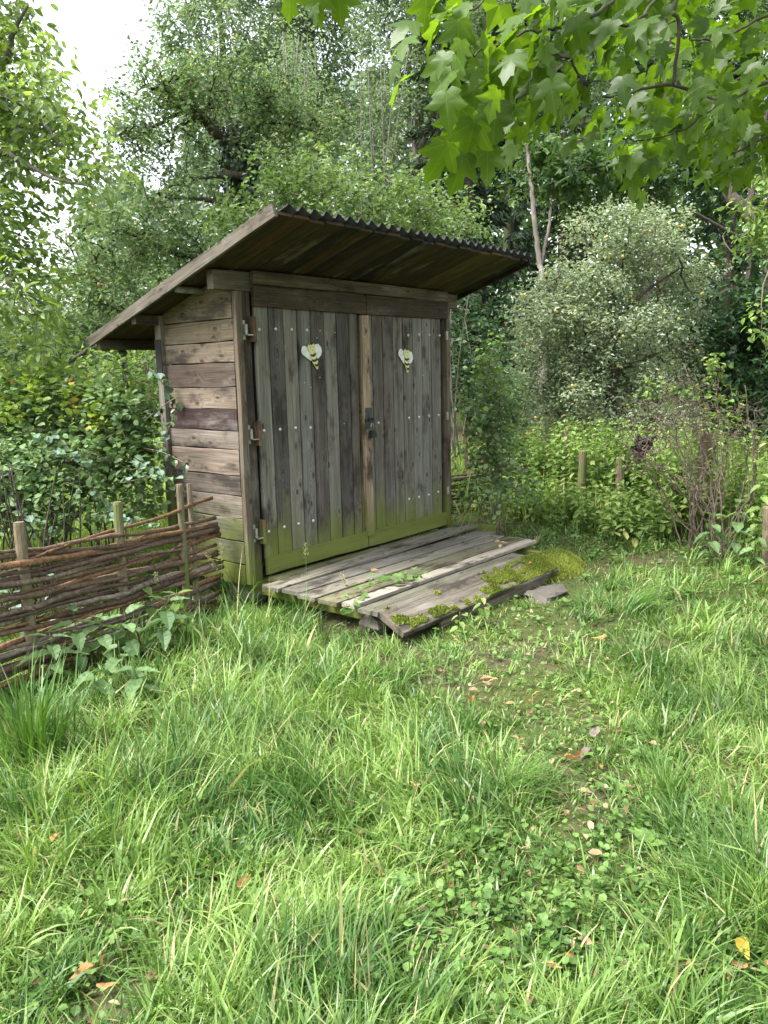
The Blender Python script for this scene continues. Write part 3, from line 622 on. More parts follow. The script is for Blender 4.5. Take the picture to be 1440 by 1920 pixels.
# ------------------------------------------------------------------ wattle fences
def wattle(name, label, A, B, height, stakes, nrods, rad, seed, rise=0.0, cat='fence', sag=0.03, cols=None):
    r = np.random.default_rng(seed); A = on_ground(A); B = on_ground(B)
    fe = empty(name, A, label, cat); L = np.linalg.norm(B[:2] - A[:2]); ax = unit([*(B - A)[:2], 0]); side = np.array([-ax[1], ax[0], 0])
    O = np.array(fe.location)
    for s, h, rr in stakes:
        p = A + ax * s; p[2] = float(gz(p[0], p[1])) - 0.05; G = Geo(); lean = r.normal(0, .012, 2)
        H = h; pts = [p + np.array([lean[0] * t, lean[1] * t, (H - p[2]) * t]) for t in (0, .3, .6, .985, 1)]
        tube(G, pts, [rr * 1.05, rr, rr * .97, rr * .92, rr * .82], 9)
        st = link('stake', G.mesh('stake', MT['stake'], False, O), fe); st.color = (1, 1, 1, 1)
    ss = [s for s, _, _ in stakes]
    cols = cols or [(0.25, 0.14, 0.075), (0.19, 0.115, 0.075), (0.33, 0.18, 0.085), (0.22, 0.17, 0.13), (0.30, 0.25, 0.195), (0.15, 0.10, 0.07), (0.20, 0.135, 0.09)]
    for i in range(nrods):
        z = 0.015 + (height - 0.02) * (i + r.uniform(-.25, .25)) / (nrods - 1); R = rad * r.uniform(0.62, 1.35)
        full = r.random() < 0.55; s0 = -r.uniform(0.02, 0.25) if full or r.random() < .5 else r.uniform(0, L * .4)
        s1 = L + r.uniform(0.0, 0.12) if (full or s0 > 0) else r.uniform(.55, .95) * L
        n = 26; s = np.linspace(s0, s1, n); ph = i % 2
        # weave: alternate sides at consecutive stakes
        off = np.zeros(n)
        for j, sk in enumerate(ss): off += np.exp(-((s - sk) / 0.17) ** 2) * (1 if (j + ph) % 2 else -1) * 0.030
        slope = r.normal(0, .05); wav = r.uniform(.004, .012) * np.sin(s * r.uniform(3, 7) + r.uniform(0, 6)) + r.uniform(0, .005) * np.sin(s * r.uniform(14, 22))
        base = A[None, :] + ax[None, :] * s[:, None] + side[None, :] * (off + r.normal(0, .006))[:, None]
        base[:, 2] = gz(base[:, 0], base[:, 1]) * 0.3 - 0.105 + z * (1 + rise * s / L) + slope * (s - L / 2) + wav - sag * np.sin(np.clip(s / L, 0, 1) * math.pi)
        taper = np.linspace(1.1, r.uniform(.55, .85), n) if r.random() < .5 else np.linspace(r.uniform(.55, .85), 1.1, n)
        G = Geo(); tube(G, base, R * taper * (1 + .12 * r.standard_normal(n)), 7)
        # short side-shoot stubs
        for _ in range(r.integers(2, 7)):
            k = r.integers(3, n - 3); d = unit(np.array([ax[0] * .6, ax[1] * .6, r.normal(0, .5)]) - side * r.uniform(.2, .8))
            tube(G, [base[k], base[k] + d * r.uniform(.02, .05)], [R * .5, R * .3], 5)
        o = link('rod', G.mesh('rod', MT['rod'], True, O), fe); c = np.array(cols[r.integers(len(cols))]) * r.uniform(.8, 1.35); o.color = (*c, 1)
    return fe
wattle('wattle_fence', 'woven hazel rod fence running from the shed corner towards the camera side', (-2.9, -0.42, 0), (-0.16, 0.20, 0), 0.93,
       [(0.30, 0.80, .03), (1.11, 0.815, .036), (1.85, 0.82, .033), (2.47, 0.86, .027), (2.58, 0.845, .020)], 33, 0.0178, 5, -0.25)

# ------------------------------------------------------------------ foliage tools
# leaf templates: x along the leaf, y across, z up; unit length
T_RHOMB = (np.array([(0, 0, 0), (.45, .5, .10), (1, 0, -.08), (.45, -.5, .10)]), [np.array([(0, 2, 1), (0, 3, 2)])])
T_OVAL = (np.array([(0, 0, 0), (.28, .42, .07), (.68, .42, .04), (1, 0, -.12), (.68, -.42, .04), (.28, -.42, .07), (.5, 0, -.02)]),
          [np.array([(0, 6, 1), (1, 6, 2), (2, 6, 3), (3, 6, 4), (4, 6, 5), (5, 6, 0)])])
T_STAR = (np.array([(.1, 0, 0), (-.08, .28, .02), (.25, .55, -.05), (.42, .25, .03), (1, 0, -.12), (.42, -.25, .03), (.25, -.55, -.05), (-.08, -.28, .02)]),
          [np.array([(0, 2, 1), (0, 3, 2), (0, 4, 3), (0, 5, 4), (0, 6, 5), (0, 7, 6)])])
def maple_template(seed, asym=0.1):
    r = np.random.default_rng(seed)
    half = np.array([(1.0, 0), (.78, .15), (.72, .26), (.62, .22), (.45, .20), (.50, .30), (.50, .44), (.47, .60), (.32, .46), (.17, .36), (.08, .44), (-.03, .30), (-.09, .16), (0, .015)])
    R = half + r.normal(0, .012, half.shape); Lh = half * np.array([1, -1]) + r.normal(0, .012, half.shape)
    R[0] = Lh[0] = (1, 0)
    O = np.concatenate([R, Lh[::-1][:-1]]); b = r.uniform(.0, .6); cup = r.uniform(-.5, .6); tw = r.normal(0, .35)
    def z(x, y): return -b * x * x + cup * y * y + tw * x * y - 0.10 * abs(y) + .02 * math.sin(9 * x + 7 * y)
    V = [(x, y, z(x, y)) for x, y in O]; n = len(V); V.append((.28, 0, z(.28, 0) - .015)); c = n
    V.append((.62, 0, z(.62, 0) - .01)); c2 = n + 1
    F = []
    for k in range(n):
        k2 = (k + 1) % n
        cc = c2 if (k <= 3 or k >= n - 4) else c
        F.append((cc, k, k2))
    F.append((c2, 4, c)); F.append((c2, c, n - 4))
    return np.array(V), [np.array(F)]
def serrated_template(seed, w=.30, teeth=7):
    r = np.random.default_rng(seed); b = r.uniform(.1, .35); cup = r.uniform(.1, .5); R = []
    for i in range(teeth * 2 + 1):
        t = i / (teeth * 2); ww = w * (math.sin(math.pi * min(1, t * .92 + .08) ** .7)) * (1.0 if i % 2 else .86)
        R.append((t + (.02 if i % 2 else 0), max(ww, .004)))
    R[-1] = (1.0, .003); n = len(R)
    z = lambda x, y: -b * x * x + cup * abs(y) + .015 * math.sin(20 * x)
    V = [(x, y, z(x, y)) for x, y in R] + [(x, 0, z(x, 0) - .012) for x, _ in R] + [(x, -y, z(x, y)) for x, y in R]
    k = np.arange(n - 1)
    return np.array(V), [np.concatenate([np.stack([k, n + k, n + k + 1, k + 1], -1), np.stack([n + k, 2 * n + k, 2 * n + k + 1, n + k + 1], -1)])]

def leaves_geo(pos, d, nrm, length, width, tmpl):
    """batch of leaves -> (V, polys)"""
    n = len(pos); TV, TP = tmpl; m = len(TV)
    x = d / (np.linalg.norm(d, axis=1)[:, None] + 1e-9)
    y = np.cross(nrm, x); y /= np.linalg.norm(y, axis=1)[:, None] + 1e-9
    z = np.cross(x, y)
    length = np.broadcast_to(length, (n,)); width = np.broadcast_to(width, (n,))
    V = pos[:, None, :] + (length[:, None] * TV[None, :, 0])[..., None] * x[:, None, :] + (width[:, None] * TV[None, :, 1])[..., None] * y[:, None, :] \
        + (length[:, None] * TV[None, :, 2])[..., None] * z[:, None, :]
    base = (np.arange(n) * m)[:, None, None]
    return V.reshape(-1, 3), [(base + p[None]).reshape(-1, p.shape[1]) for p in TP]
def randn(n, s=1.0): return rng.normal(0, s, (n, 3))

def blob_points(blobs, spacing, gap=0.0):
    """cluster centres filling ellipsoids given as (px, py, depth, rx_px, ry_px, rdepth_m)"""
    out = []; cen = []
    for (px, py, d, rx, ry, rd) in blobs:
        c = pt(px, py, d); a, b = rx * d / FPX, ry * d / FPX
        n = max(4, int(4.19 * a * b * rd / spacing ** 3))
        v = randn(n); v /= np.linalg.norm(v, axis=1)[:, None]; r = rng.uniform(0, 1, n) ** (1 / 2.3)
        # uneven outline: radius varies with direction
        wob = 1 + 0.22 * np.sin(v[:, 0] * 5 + px) * np.sin(v[:, 2] * 6 + py) + rng.normal(0, .07, n)
        spr = rng.random(n) < .07                                            # stray shoots beyond the outline
        q = v * (np.where(spr, rng.uniform(1.0, 1.3, n), r * wob))[:, None]
        P = c + q[:, :1] * a * HR + q[:, 1:2] * rd * HF + q[:, 2:3] * b * np.array([0, 0, 1.0])
        if gap > 0:
            g = vnoise(P[:, 0] + P[:, 1] * .7, P[:, 2], 1.0 / (spacing * 3.2), 17)
            P = P[g > gap]
        out.append(P); cen.append(np.repeat(c[None], len(P), 0))
    P, C = np.concatenate(out), np.concatenate(cen)
    k = P[:, 2] > gz(P[:, 0], P[:, 1]) + 0.05
    return P[k], C[k]

def attach(nodes, radii, P, G, sides=3, r0=0.004, droop=0.08, kmax=0.05, seg=4):
    """grow branches from skeleton nodes to every cluster point"""
    n0 = len(nodes); allp = np.concatenate([nodes, P]); N = len(allp); parent = np.full(N, -1)
    dist = np.min(np.linalg.norm(P[:, None, :] - nodes[None, :, :], axis=2), axis=1) if len(P) * n0 < 4e6 else np.linalg.norm(P - nodes.mean(0), axis=1)
    order = np.argsort(dist); done = np.zeros(N, bool); done[:n0] = True; idx = list(range(n0)); cost = np.zeros(N)
    act = np.empty(N, int); act[:n0] = np.arange(n0); na = n0
    for o in order:
        i = n0 + o; a = act[:na]
        dd = np.linalg.norm(allp[a] - allp[i], axis=1)
        j = a[np.argmin(dd + 0.25 * cost[a])]
        parent[i] = j; cost[i] = cost[j] + np.linalg.norm(allp[j] - allp[i]); act[na] = i; na += 1
    cnt = np.zeros(N)
    for o in order[::-1]:
        i = n0 + o; cnt[i] += 1; cnt[parent[i]] += cnt[i]
    rad = np.minimum(r0 * np.sqrt(np.maximum(cnt, 1)), kmax)
    I = n0 + order; A = allp[parent[I]]; B = allp[I]; ra = np.where(parent[I] < n0, np.minimum(rad[I] * 1.1, kmax), rad[parent[I]] * .9); rb = rad[I] * .75
    # one bent tube per link, vectorised
    L = np.linalg.norm(B - A, axis=1); M = len(I); t = np.linspace(0, 1, seg)
    bend = randn(M) * (L * .10)[:, None]; bend[:, 2] += L * droop
    C = A[:, None, :] * (1 - t)[None, :, None] + B[:, None, :] * t[None, :, None] + bend[:, None, :] * (4 * t * (1 - t))[None, :, None]
    R = ra[:, None] * (1 - t) + rb[:, None] * t
    T = (B - A) / (L[:, None] + 1e-9); ref = np.where(np.abs(T[:, 2:3]) < .9, np.array([[0, 0, 1.0]]), np.array([[1.0, 0, 0]]))
    U = np.cross(T, ref); U /= np.linalg.norm(U, axis=1)[:, None] + 1e-9; Wv = np.cross(T, U)
    th = np.arange(sides) * 2 * math.pi / sides
    V = C[:, :, None, :] + R[:, :, None, None] * (np.cos(th)[None, None, :, None] * U[:, None, None, :] + np.sin(th)[None, None, :, None] * Wv[:, None, None, :])
    i = (np.arange(M) * seg * sides)[:, None, None] + (np.arange(seg - 1) * sides)[None, :, None]; k = np.arange(sides)[None, None, :]; k2 = (k + 1) % sides
    Q = np.stack([i + k, i + k2, i + sides + k2, i + sides + k], -1).reshape(-1, 4)
    G.add(V.reshape(-1, 3), Q)
    return T

def cluster_leaves(P, D, k, m, twig, size, aspect, tmpl, up=0.8, droop=0.2, jit=0.25, spread=1.0):
    """k twigs of m leaves at every cluster point; D outward direction"""
    n = len(P); P2 = np.repeat(P, k, 0); d = np.repeat(D, k, 0) * 0.6 + randn(n * k) * spread; d[:, 2] += 0.1 - droop
    d /= np.linalg.norm(d, axis=1)[:, None]; tl = twig * rng.uniform(.6, 1.3, n * k)
    t = (np.arange(m) + 1) / m
    pos = (P2[:, None, :] + d[:, None, :] * (tl[:, None] * t[None])[..., None]).reshape(-1, 3)
    dd = np.repeat(d, m, 0); N = len(pos)
    side = np.cross(dd, np.array([0, 0, 1.0])); side /= np.linalg.norm(side, axis=1)[:, None] + 1e-6
    sg = np.tile(np.where(np.arange(m) % 2 == 0, 1.0, -1.0), n * k)
    ld = dd * 0.6 + side * sg[:, None] * 0.9 + randn(N, .35); ld[:, 2] -= droop
    nr = np.array([[0, 0, 1.0]]) * up + randn(N, .55) + dd * .15
    s = size * rng.uniform(.65, 1.25, N)
    return leaves_geo(pos + randn(N, jit * twig), ld, nr, s, s * aspect, tmpl)

def tree(name, label, cat, base, limbs, blobs, leaf, spacing, k, m, twig, size, aspect, tmpl=T_RHOMB, bark='bark_dark', group=None, gap=0.3, up=.8, droop=.2, r0=.004,
         kmax=.05, crown='crown', branch_sides=3, extra=None, spread=1.0, limb_part=True):
    """a woody plant: trunk and limbs from given polylines [(x,y,z,r)...], branches grown to the crown, leaves on the twigs"""
    o = empty(name, base, label, cat, group); O = np.array(o.location); nodes = []; rr = []
    for i, pl in enumerate(limbs):
        sp = smooth_path(pl, 6); G = Geo()
        sp[1:-1, :3] += rng.normal(0, 1, (len(sp) - 2, 3)) * sp[1:-1, 3:4] * .18
        tube(G, sp[:, :3], np.maximum(sp[:, 3], .003), 9 if sp[0, 3] > .05 else 6)
        link('trunk' if i == 0 else 'branch', G.mesh('trunk' if i == 0 else 'branch', MT[bark], True, O), o)
        nodes.append(sp[:, :3][len(sp) // 3 if i == 0 else 1:]); rr.append(sp[:, 3])
    nodes = np.concatenate(nodes)
    P, C = blob_points(blobs, spacing, gap)
    G = Geo(); attach(nodes, None, P, G, branch_sides, r0, .06, kmax)
    b = link('twigs', G.mesh('twigs', MT[bark], False, O), o); b['kind'] = 'stuff'
    D = P - C; D /= np.linalg.norm(D, axis=1)[:, None] + 1e-6
    V, F = cluster_leaves(P, D, k, m, twig, size, aspect, tmpl, up, droop, spread=spread)
    c = link(crown, mesh_np(crown, V - O, F, MT[leaf]), o); c['kind'] = 'stuff'
    return o, P, D
def limb(pts, r0, r1):
    """polyline through photo pixels with depth: (px, py, depth)"""
    P = np.array([pt(*p) for p in pts]); r = np.linspace(r0, r1, len(P)); return np.column_stack([P, r])
def trunk_from(px, py, d, r0, r1, lean=(0, 0), mid=None):
    top = pt(px, py, d); b = on_ground(top + np.array([lean[0], lean[1], 0])); b[2] -= .1
    M = [(b * (1 - t) + top * t) + np.array([*(np.random.default_rng(int(abs(px) + 7 * t)).normal(0, .06, 2)), 0]) * (0 < t < 1) for t in (0, .35, .7, 1)]
    return np.column_stack([np.array(M), np.linspace(r0, r1, 4)]), b

# ------------------------------------------------------------------ trees behind the shed
# old apple tree with an ivy-clad trunk
tr, b = trunk_from(440, 265, 12.0, .24, .15, (0.3, -.1))
apple, AP, AD = tree('apple_tree', 'old gnarled apple tree with an ivy-clad trunk rising behind the shed roof', 'tree', b,
    [tr, limb([(436, 280, 12), (392, 236, 11.8), (360, 205, 11.6), (325, 200, 11.4), (300, 172, 11.2), (280, 165, 11)], .085, .02),
     limb([(348, 202, 11.6), (312, 226, 11.5), (280, 242, 11.4), (248, 262, 11.3)], .04, .012),
     limb([(372, 215, 11.6), (345, 232, 11.4), (328, 242, 11.3), (325, 258, 11.2)], .035, .015),
     limb([(436, 262, 12), (465, 240, 12.2), (520, 228, 12.3), (552, 236, 12.4), (600, 250, 12.5)], .07, .015),
     limb([(470, 330, 12), (425, 328, 11.6), (380, 332, 11.3), (325, 346, 11), (298, 362, 10.8)], .06, .015),
     limb([(440, 385, 12), (400, 376, 11.6), (325, 372, 11.2), (280, 400, 11)], .05, .015),
     limb([(440, 300, 12), (490, 320, 12.4), (530, 350, 12.7)], .05, .015),
     limb([(425, 560, 12), (330, 585, 11.4), (270, 610, 11), (205, 652, 10.6), (170, 655, 10.4), (128, 680, 10.2)], .07, .025),
     limb([(440, 470, 12), (350, 480, 11.5), (250, 440, 11), (180, 420, 10.8)], .06, .015)],
    [(300, 190, 11.3, 105, 62, 1.0), (410, 165, 11.8, 130, 50, 1.1), (520, 205, 12.2, 90, 55, .9), (590, 260, 12.4, 55, 60, .7), (250, 255, 11.2, 50, 60, .6),
     (330, 300, 11.3, 70, 60, .6), (470, 290, 12.2, 80, 55, .7), (300, 400, 11, 90, 60, .8), (210, 450, 10.8, 90, 75, .8), (350, 470, 11.4, 90, 60, .8), (160, 520, 10.6, 60, 60, .6),
     (225, 560, 10.7, 85, 45, .6), (420, 420, 11.5, 70, 50, .6)],
    'apple', .245, 6, 5, .20, .068, .62, T_RHOMB, 'bark_dark', gap=.30, r0=.006, kmax=.05)
# young green apples scattered in the crown
G = Geo(); r_ = []
for i in range(5):
    th = math.pi * i / 4
    r_.append((-.028 * math.cos(th), max(.028 * math.sin(th), .002)))
lathe(G, (0, 0, 0), (0, 0, 1), r_, 7); me = G.mesh('apple', plain_mat('apple_skin', (0.42, 0.40, 0.16), .4, 0, (0.46, 0.30, 0.16), 20), True)
sel = rng.choice(len(AP), 60, replace=False)
for i in sel: link('apple', me, apple, Matrix.Translation(Vector(AP[i] + randn(1, .08)[0] - np.array(apple.location))))
# ivy on its trunk
def ivy_on(path, n, spread, parent, label=None, size=.075):
    sp = smooth_path(path, 10); i = rng.integers(0, len(sp), n); v = randn(n); v /= np.linalg.norm(v, axis=1)[:, None]
    pos = sp[i, :3] + v * (sp[i, 3:4] + spread * rng.uniform(.2, 1, (n, 1))) + randn(n, .03); d = randn(n, .5); d[:, 2] -= .8
    s = size * rng.uniform(.6, 1.3, n); V, F = leaves_geo(pos, d, v + np.array([[0, 0, .3]]), s, s * .9, T_OVAL)
    o = link('ivy', mesh_np('ivy', V - origin_of(parent), F, MT['ivy']), parent); o['kind'] = 'stuff'
ivy_on(tr, 5200, .16, apple)

# bright shrubs right behind the roof
def shrub(name, label, px, py, d, stems, blobs, leaf, spacing, k, m, twig, size, aspect, tmpl=T_RHOMB, bark='twig', r=.02, group=None, gap=.28, **kw):
    b = on_ground(pt(px, py, d)); L = []
    for i in range(stems):
        B = blobs[i % len(blobs)]; t = pt(B[0] + random.uniform(-.5, .5) * B[3], B[1] + random.uniform(-.3, .3) * B[4], B[2])
        s = b + np.array([random.uniform(-.2, .2), random.uniform(-.2, .2), -.05]); mid = (s + t) / 2 + np.array([random.uniform(-.15, .15), random.uniform(-.15, .15), .1])
        L.append(np.column_stack([np.array([s, mid, t]), [r, r * .7, r * .3]]))
    return tree(name, label, 'shrub', b, L, blobs, leaf, spacing, k, m, twig, size, aspect, tmpl, bark, group, gap, **kw)
shrub('hazel_shrub', 'bright yellow-green shrub showing over the left half of the shed roof', 520, 420, 9.6, 8,
      [(500, 370, 9.5, 85, 62, .8), (590, 355, 9.8, 85, 70, .9), (450, 430, 9.3, 60, 50, .6), (560, 440, 9.6, 120, 60, .7)], 'shrub', .25, 5, 5, .2, .075, .65, bark='bark_grey')
shrub('hazel_shrub', 'light green shrub over the middle of the shed roof', 740, 420, 10.5, 7,
      [(690, 370, 10.2, 70, 62, .8), (760, 390, 10.6, 80, 62, .9), (840, 410, 11, 70, 45, .8), (720, 450, 10.5, 150, 50, .7)], 'shrub', .27, 5, 5, .22, .08, .6, bark='bark_grey')
shrub('elder_shrub', 'grey-green shrub beside the far roof edge of the shed', 850, 430, 12.5, 5,
      [(800, 400, 12.3, 70, 55, .8), (860, 430, 12.6, 60, 45, .8), (900, 470, 12.8, 40, 30, .6)], 'ash2', .28, 5, 4, .24, .09, .5, bark='bark_grey')
shrub('elder_shrub', 'sunlit pale shrub seen under the low back end of the roof', 230, 740, 9.4, 7,
      [(230, 720, 9.4, 80, 60, .8), (290, 700, 9.6, 40, 70, .7), (160, 740, 9.2, 60, 40, .6), (250, 800, 9.5, 60, 60, .7)], 'nettle_light', .24, 5, 5, .2, .07, .6)
shrub('hawthorn_shrub', 'dense green thicket between the walnut and the shed roof', 120, 640, 13, 7,
      [(130, 600, 13, 90, 60, 1), (60, 660, 13, 90, 60, 1), (220, 620, 13.4, 80, 60, 1), (-60, 640, 13, 100, 80, 1), (320, 560, 13.6, 90, 80, 1)], 'apple', .34, 6, 6, .3, .09, .6)
# tall ash trees, coppice poles
def ash(px, py, d, blobs, label, leaf='ash', r=.22, limbs=()):
    tr, b = trunk_from(px, py, d, r, r * .35, (random.uniform(-.5, .5), random.uniform(-.5, .5)))
    L = [tr] + [limb(l, r * .4, r * .08) for l in limbs]
    return tree('ash_tree', label, 'tree', b, L, blobs, leaf, .68, 8, 7, .55, .19, .42, T_RHOMB, 'bark_grey', 'tall trees behind the shed', gap=.28, r0=.010, kmax=.09, droop=.35)
ash(400, -120, 24, [(430, 60, 24, 110, 95, 2.0), (350, 90, 23.5, 45, 60, 1.2), (420, -110, 24, 120, 100, 2), (500, 150, 24.5, 90, 70, 1.6), (390, 170, 24, 60, 40, 1.2)],
    'tall feathery ash tree at the edge of the open sky', 'ash', .2, [[(398, 200, 24), (380, 100, 24), (355, 40, 24), (340, -60, 24)], [(402, 260, 24), (440, 120, 24), (480, 20, 24)]])
ash(575, -150, 27, [(590, 60, 27, 100, 110, 2.0), (560, -100, 27, 110, 90, 2), (620, 190, 27.5, 80, 60, 1.6), (540, 250, 27, 70, 60, 1.5)],
    'tall ash tree above the middle of the shed roof with many thin stems', 'ash2', .2, [[(570, 250, 27), (540, 120, 27), (520, 0, 27)], [(572, 230, 27), (610, 120, 27), (640, 0, 27)]])
ash(785, -150, 25, [(760, 60, 25, 90, 110, 2.0), (820, 150, 25, 70, 120, 1.8), (740, -90, 25, 110, 90, 2), (720, 230, 25.5, 70, 70, 1.6), (780, 310, 25, 70, 50, 1.4)],
    'tall ash tree with a dark straight trunk beside the overhanging maple', 'ash2', .24, [[(786, 330, 25), (760, 180, 25), (720, 60, 25)], [(786, 280, 25), (830, 160, 25), (850, 60, 25)]])
ash(960, -150, 28, [(930, 60, 28, 120, 130, 2.4), (1060, 80, 28, 110, 150, 2.4), (900, 240, 28, 70, 80, 1.8), (1000, -120, 28, 170, 90, 2.4), (1020, 240, 28, 90, 60, 1.8)],
    'tall ash tree behind the overhanging maple leaves', 'ash2', .24)
ash(1230, -150, 30, [(1200, 80, 30, 120, 150, 1.6), (1350, 60, 30, 120, 160, 1.6), (1500, 100, 30, 120, 160, 1.6)],
    'tall shaded tree at the top corner behind the maple branch', 'bgmaple', .26)
def poles(px0, px1, y0, y1, d, n, label):
    b = on_ground(pt((px0 + px1) / 2, y1, d)); o = empty('coppice_stool', b, label, 'tree', 'thin poles behind the shed')
    allP = []
    for i in range(n):
        px = random.uniform(px0, px1); top = pt(px + random.uniform(-25, 25), random.uniform(y0, y0 + 120), d + random.uniform(-1, 1)); s = b + np.array([random.uniform(-.8, .8), random.uniform(-.8, .8), -.1])
        P = smooth_path(np.array([[*s, .055], [*(s * .55 + top * .45 + np.array([random.uniform(-.3, .3), random.uniform(-.3, .3), .2])), .04], [*top, .012]]), 6)
        G = Geo(); tube(G, P[:, :3], P[:, 3], 5); link('pole', G.mesh('pole', MT['bark_grey'], True, b), o); allP.append(P[6:, :3])
    P = np.concatenate(allP); P = np.repeat(P, 3, 0) + randn(len(P) * 3, .3); D = randn(len(P))
    V, F = cluster_leaves(P, D / np.linalg.norm(D, axis=1)[:, None], 3, 4, .4, .15, .4, T_RHOMB, .7, .3)
    c = link('crown', mesh_np('crown', V - b, F, MT['ash']), o); c['kind'] = 'stuff'
poles(500, 640, 60, 420, 21, 13, 'cluster of thin bare coppice poles above the shed roof')
poles(640, 760, 90, 420, 22, 8, 'looser cluster of thin poles nearer the overhanging maple')

# spruces: straight trunk, drooping branches with hanging sprays
def spruce(px, d, ytop, label, r=.16, n=90, w=1.9):
    top = pt(px, ytop, d); b = on_ground(top); H = top[2] - b[2]; o = empty('spruce_tree', b, label, 'tree', 'dark spruces beside the shed roof')
    G = Geo(); tube(G, [b - [0, 0, .1], b + [0, 0, H * .5], b + [0, 0, H]], [r, r * .7, r * .08], 9); link('trunk', G.mesh('trunk', MT['bark_dark'], True, b), o)
    G = Geo(); Ps = []; Ds = []
    for i in range(n):
        z = H * (0.12 + .86 * (i + random.random()) / n); a = random.uniform(0, 6.283); L = w * (1 - z / H * .8) * random.uniform(.7, 1.1)
        dv = np.array([math.cos(a), math.sin(a), 0]); t = np.linspace(0, 1, 6)[:, None]
        P = b + np.array([0, 0, z]) + dv * L * t + np.array([0, 0, 1.0]) * (-.35 * L * t + .22 * L * t * t)
        tube(G, P, np.linspace(.02, .005, 6), 4, False)
        u = rng.uniform(.15, 1, 70)[:, None]; Ps.append(b + np.array([0, 0, z]) + dv * L * u + np.array([0, 0, 1.0]) * (-.35 * L * u + .22 * L * u * u) + randn(70, .05))
        s = np.array([-dv[1], dv[0], 0]); dd = dv * .6 + s * np.where(rng.random((70, 1)) < .5, 1, -1) * rng.uniform(.2, 1, (70, 1)) + np.array([0, 0, -.9]) * rng.uniform(.2, 1.2, (70, 1)); Ds.append(dd)
    link('branch', G.mesh('branch', MT['bark_dark'], True, b), o)['kind'] = 'stuff'
    P = np.concatenate(Ps); D = np.concatenate(Ds); V, F = leaves_geo(P, D, randn(len(P)) + np.array([0, 0, .6]), rng.uniform(.14, .32, len(P)), .055, T_RHOMB)
    c = link('crown', mesh_np('crown', V - b, F, MT['spruce']), o); c['kind'] = 'stuff'
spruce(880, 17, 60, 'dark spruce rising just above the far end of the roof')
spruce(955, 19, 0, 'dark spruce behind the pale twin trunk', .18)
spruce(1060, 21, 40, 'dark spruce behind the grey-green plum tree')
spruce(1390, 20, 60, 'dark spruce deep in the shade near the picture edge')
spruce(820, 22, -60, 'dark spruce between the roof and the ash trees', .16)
# pale twin-trunked sycamore with its green crown
tw = limb([(1018, 560, 15), (1012, 490, 15), (1002, 410, 15), (995, 340, 15), (985, 240, 15), (980, 120, 15)], .058, .028)
b = on_ground(tw[0, :3]); tw = np.vstack([np.array([[b[0], b[1], b[2] - .1, .13]]), tw])
tree('sycamore_tree', 'young sycamore with pale twin trunks beside the far roof edge', 'tree', b,
     [tw, limb([(1013, 500, 15), (1022, 460, 15.1), (1030, 420, 15.2), (1036, 360, 15.4), (1050, 280, 15.6)], .042, .02)],
     [(1060, 330, 15, 90, 60, 1.2), (1010, 290, 15, 60, 45, .9), (1150, 340, 15.4, 100, 70, 1.2), (1100, 410, 15.2, 70, 40, .8), (990, 380, 14.6, 30, 25, .4), (1230, 300, 15.8, 90, 60, 1.2)],
     'bgmaple', .36, 5, 4, .3, .14, 1.0, T_STAR, 'bark_pale', gap=.3, r0=.005, kmax=.04, up=1.2, droop=.35)
# dark maples at the picture edge, leaning trunk
b = on_ground(pt(1480, 700, 13.5))
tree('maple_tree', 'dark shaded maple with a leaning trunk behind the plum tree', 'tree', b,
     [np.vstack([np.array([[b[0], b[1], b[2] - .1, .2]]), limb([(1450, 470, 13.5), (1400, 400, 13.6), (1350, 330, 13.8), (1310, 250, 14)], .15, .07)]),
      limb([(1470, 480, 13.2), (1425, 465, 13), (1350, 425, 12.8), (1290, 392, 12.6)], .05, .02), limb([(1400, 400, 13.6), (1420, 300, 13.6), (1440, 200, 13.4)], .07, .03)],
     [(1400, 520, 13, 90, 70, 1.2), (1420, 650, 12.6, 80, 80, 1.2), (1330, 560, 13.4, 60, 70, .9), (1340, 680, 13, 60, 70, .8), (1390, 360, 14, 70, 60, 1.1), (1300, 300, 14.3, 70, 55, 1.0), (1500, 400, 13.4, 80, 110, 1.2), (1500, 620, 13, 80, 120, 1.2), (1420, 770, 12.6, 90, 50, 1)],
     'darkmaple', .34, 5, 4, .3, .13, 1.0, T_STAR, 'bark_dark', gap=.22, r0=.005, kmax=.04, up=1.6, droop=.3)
# rounded grey-green plum tree: many uneven lobes
prng = random.Random(12); PLUM = []
for yy, xa, xb in ((405, 1125, 1240), (455, 1070, 1285), (510, 1040, 1310), (565, 985, 1330), (620, 990, 1325), (675, 975, 1310), (730, 960, 1300), (785, 965, 1270)):
    xx = xa + prng.uniform(15, 40)
    while xx < xb:
        PLUM.append((xx, yy + prng.uniform(-22, 22), 11.7 + prng.uniform(-.55, .5) + .5 * abs(xx - 1150) / 200, prng.uniform(30, 58), prng.uniform(24, 46), prng.uniform(.3, .55))); xx += prng.uniform(48, 80)

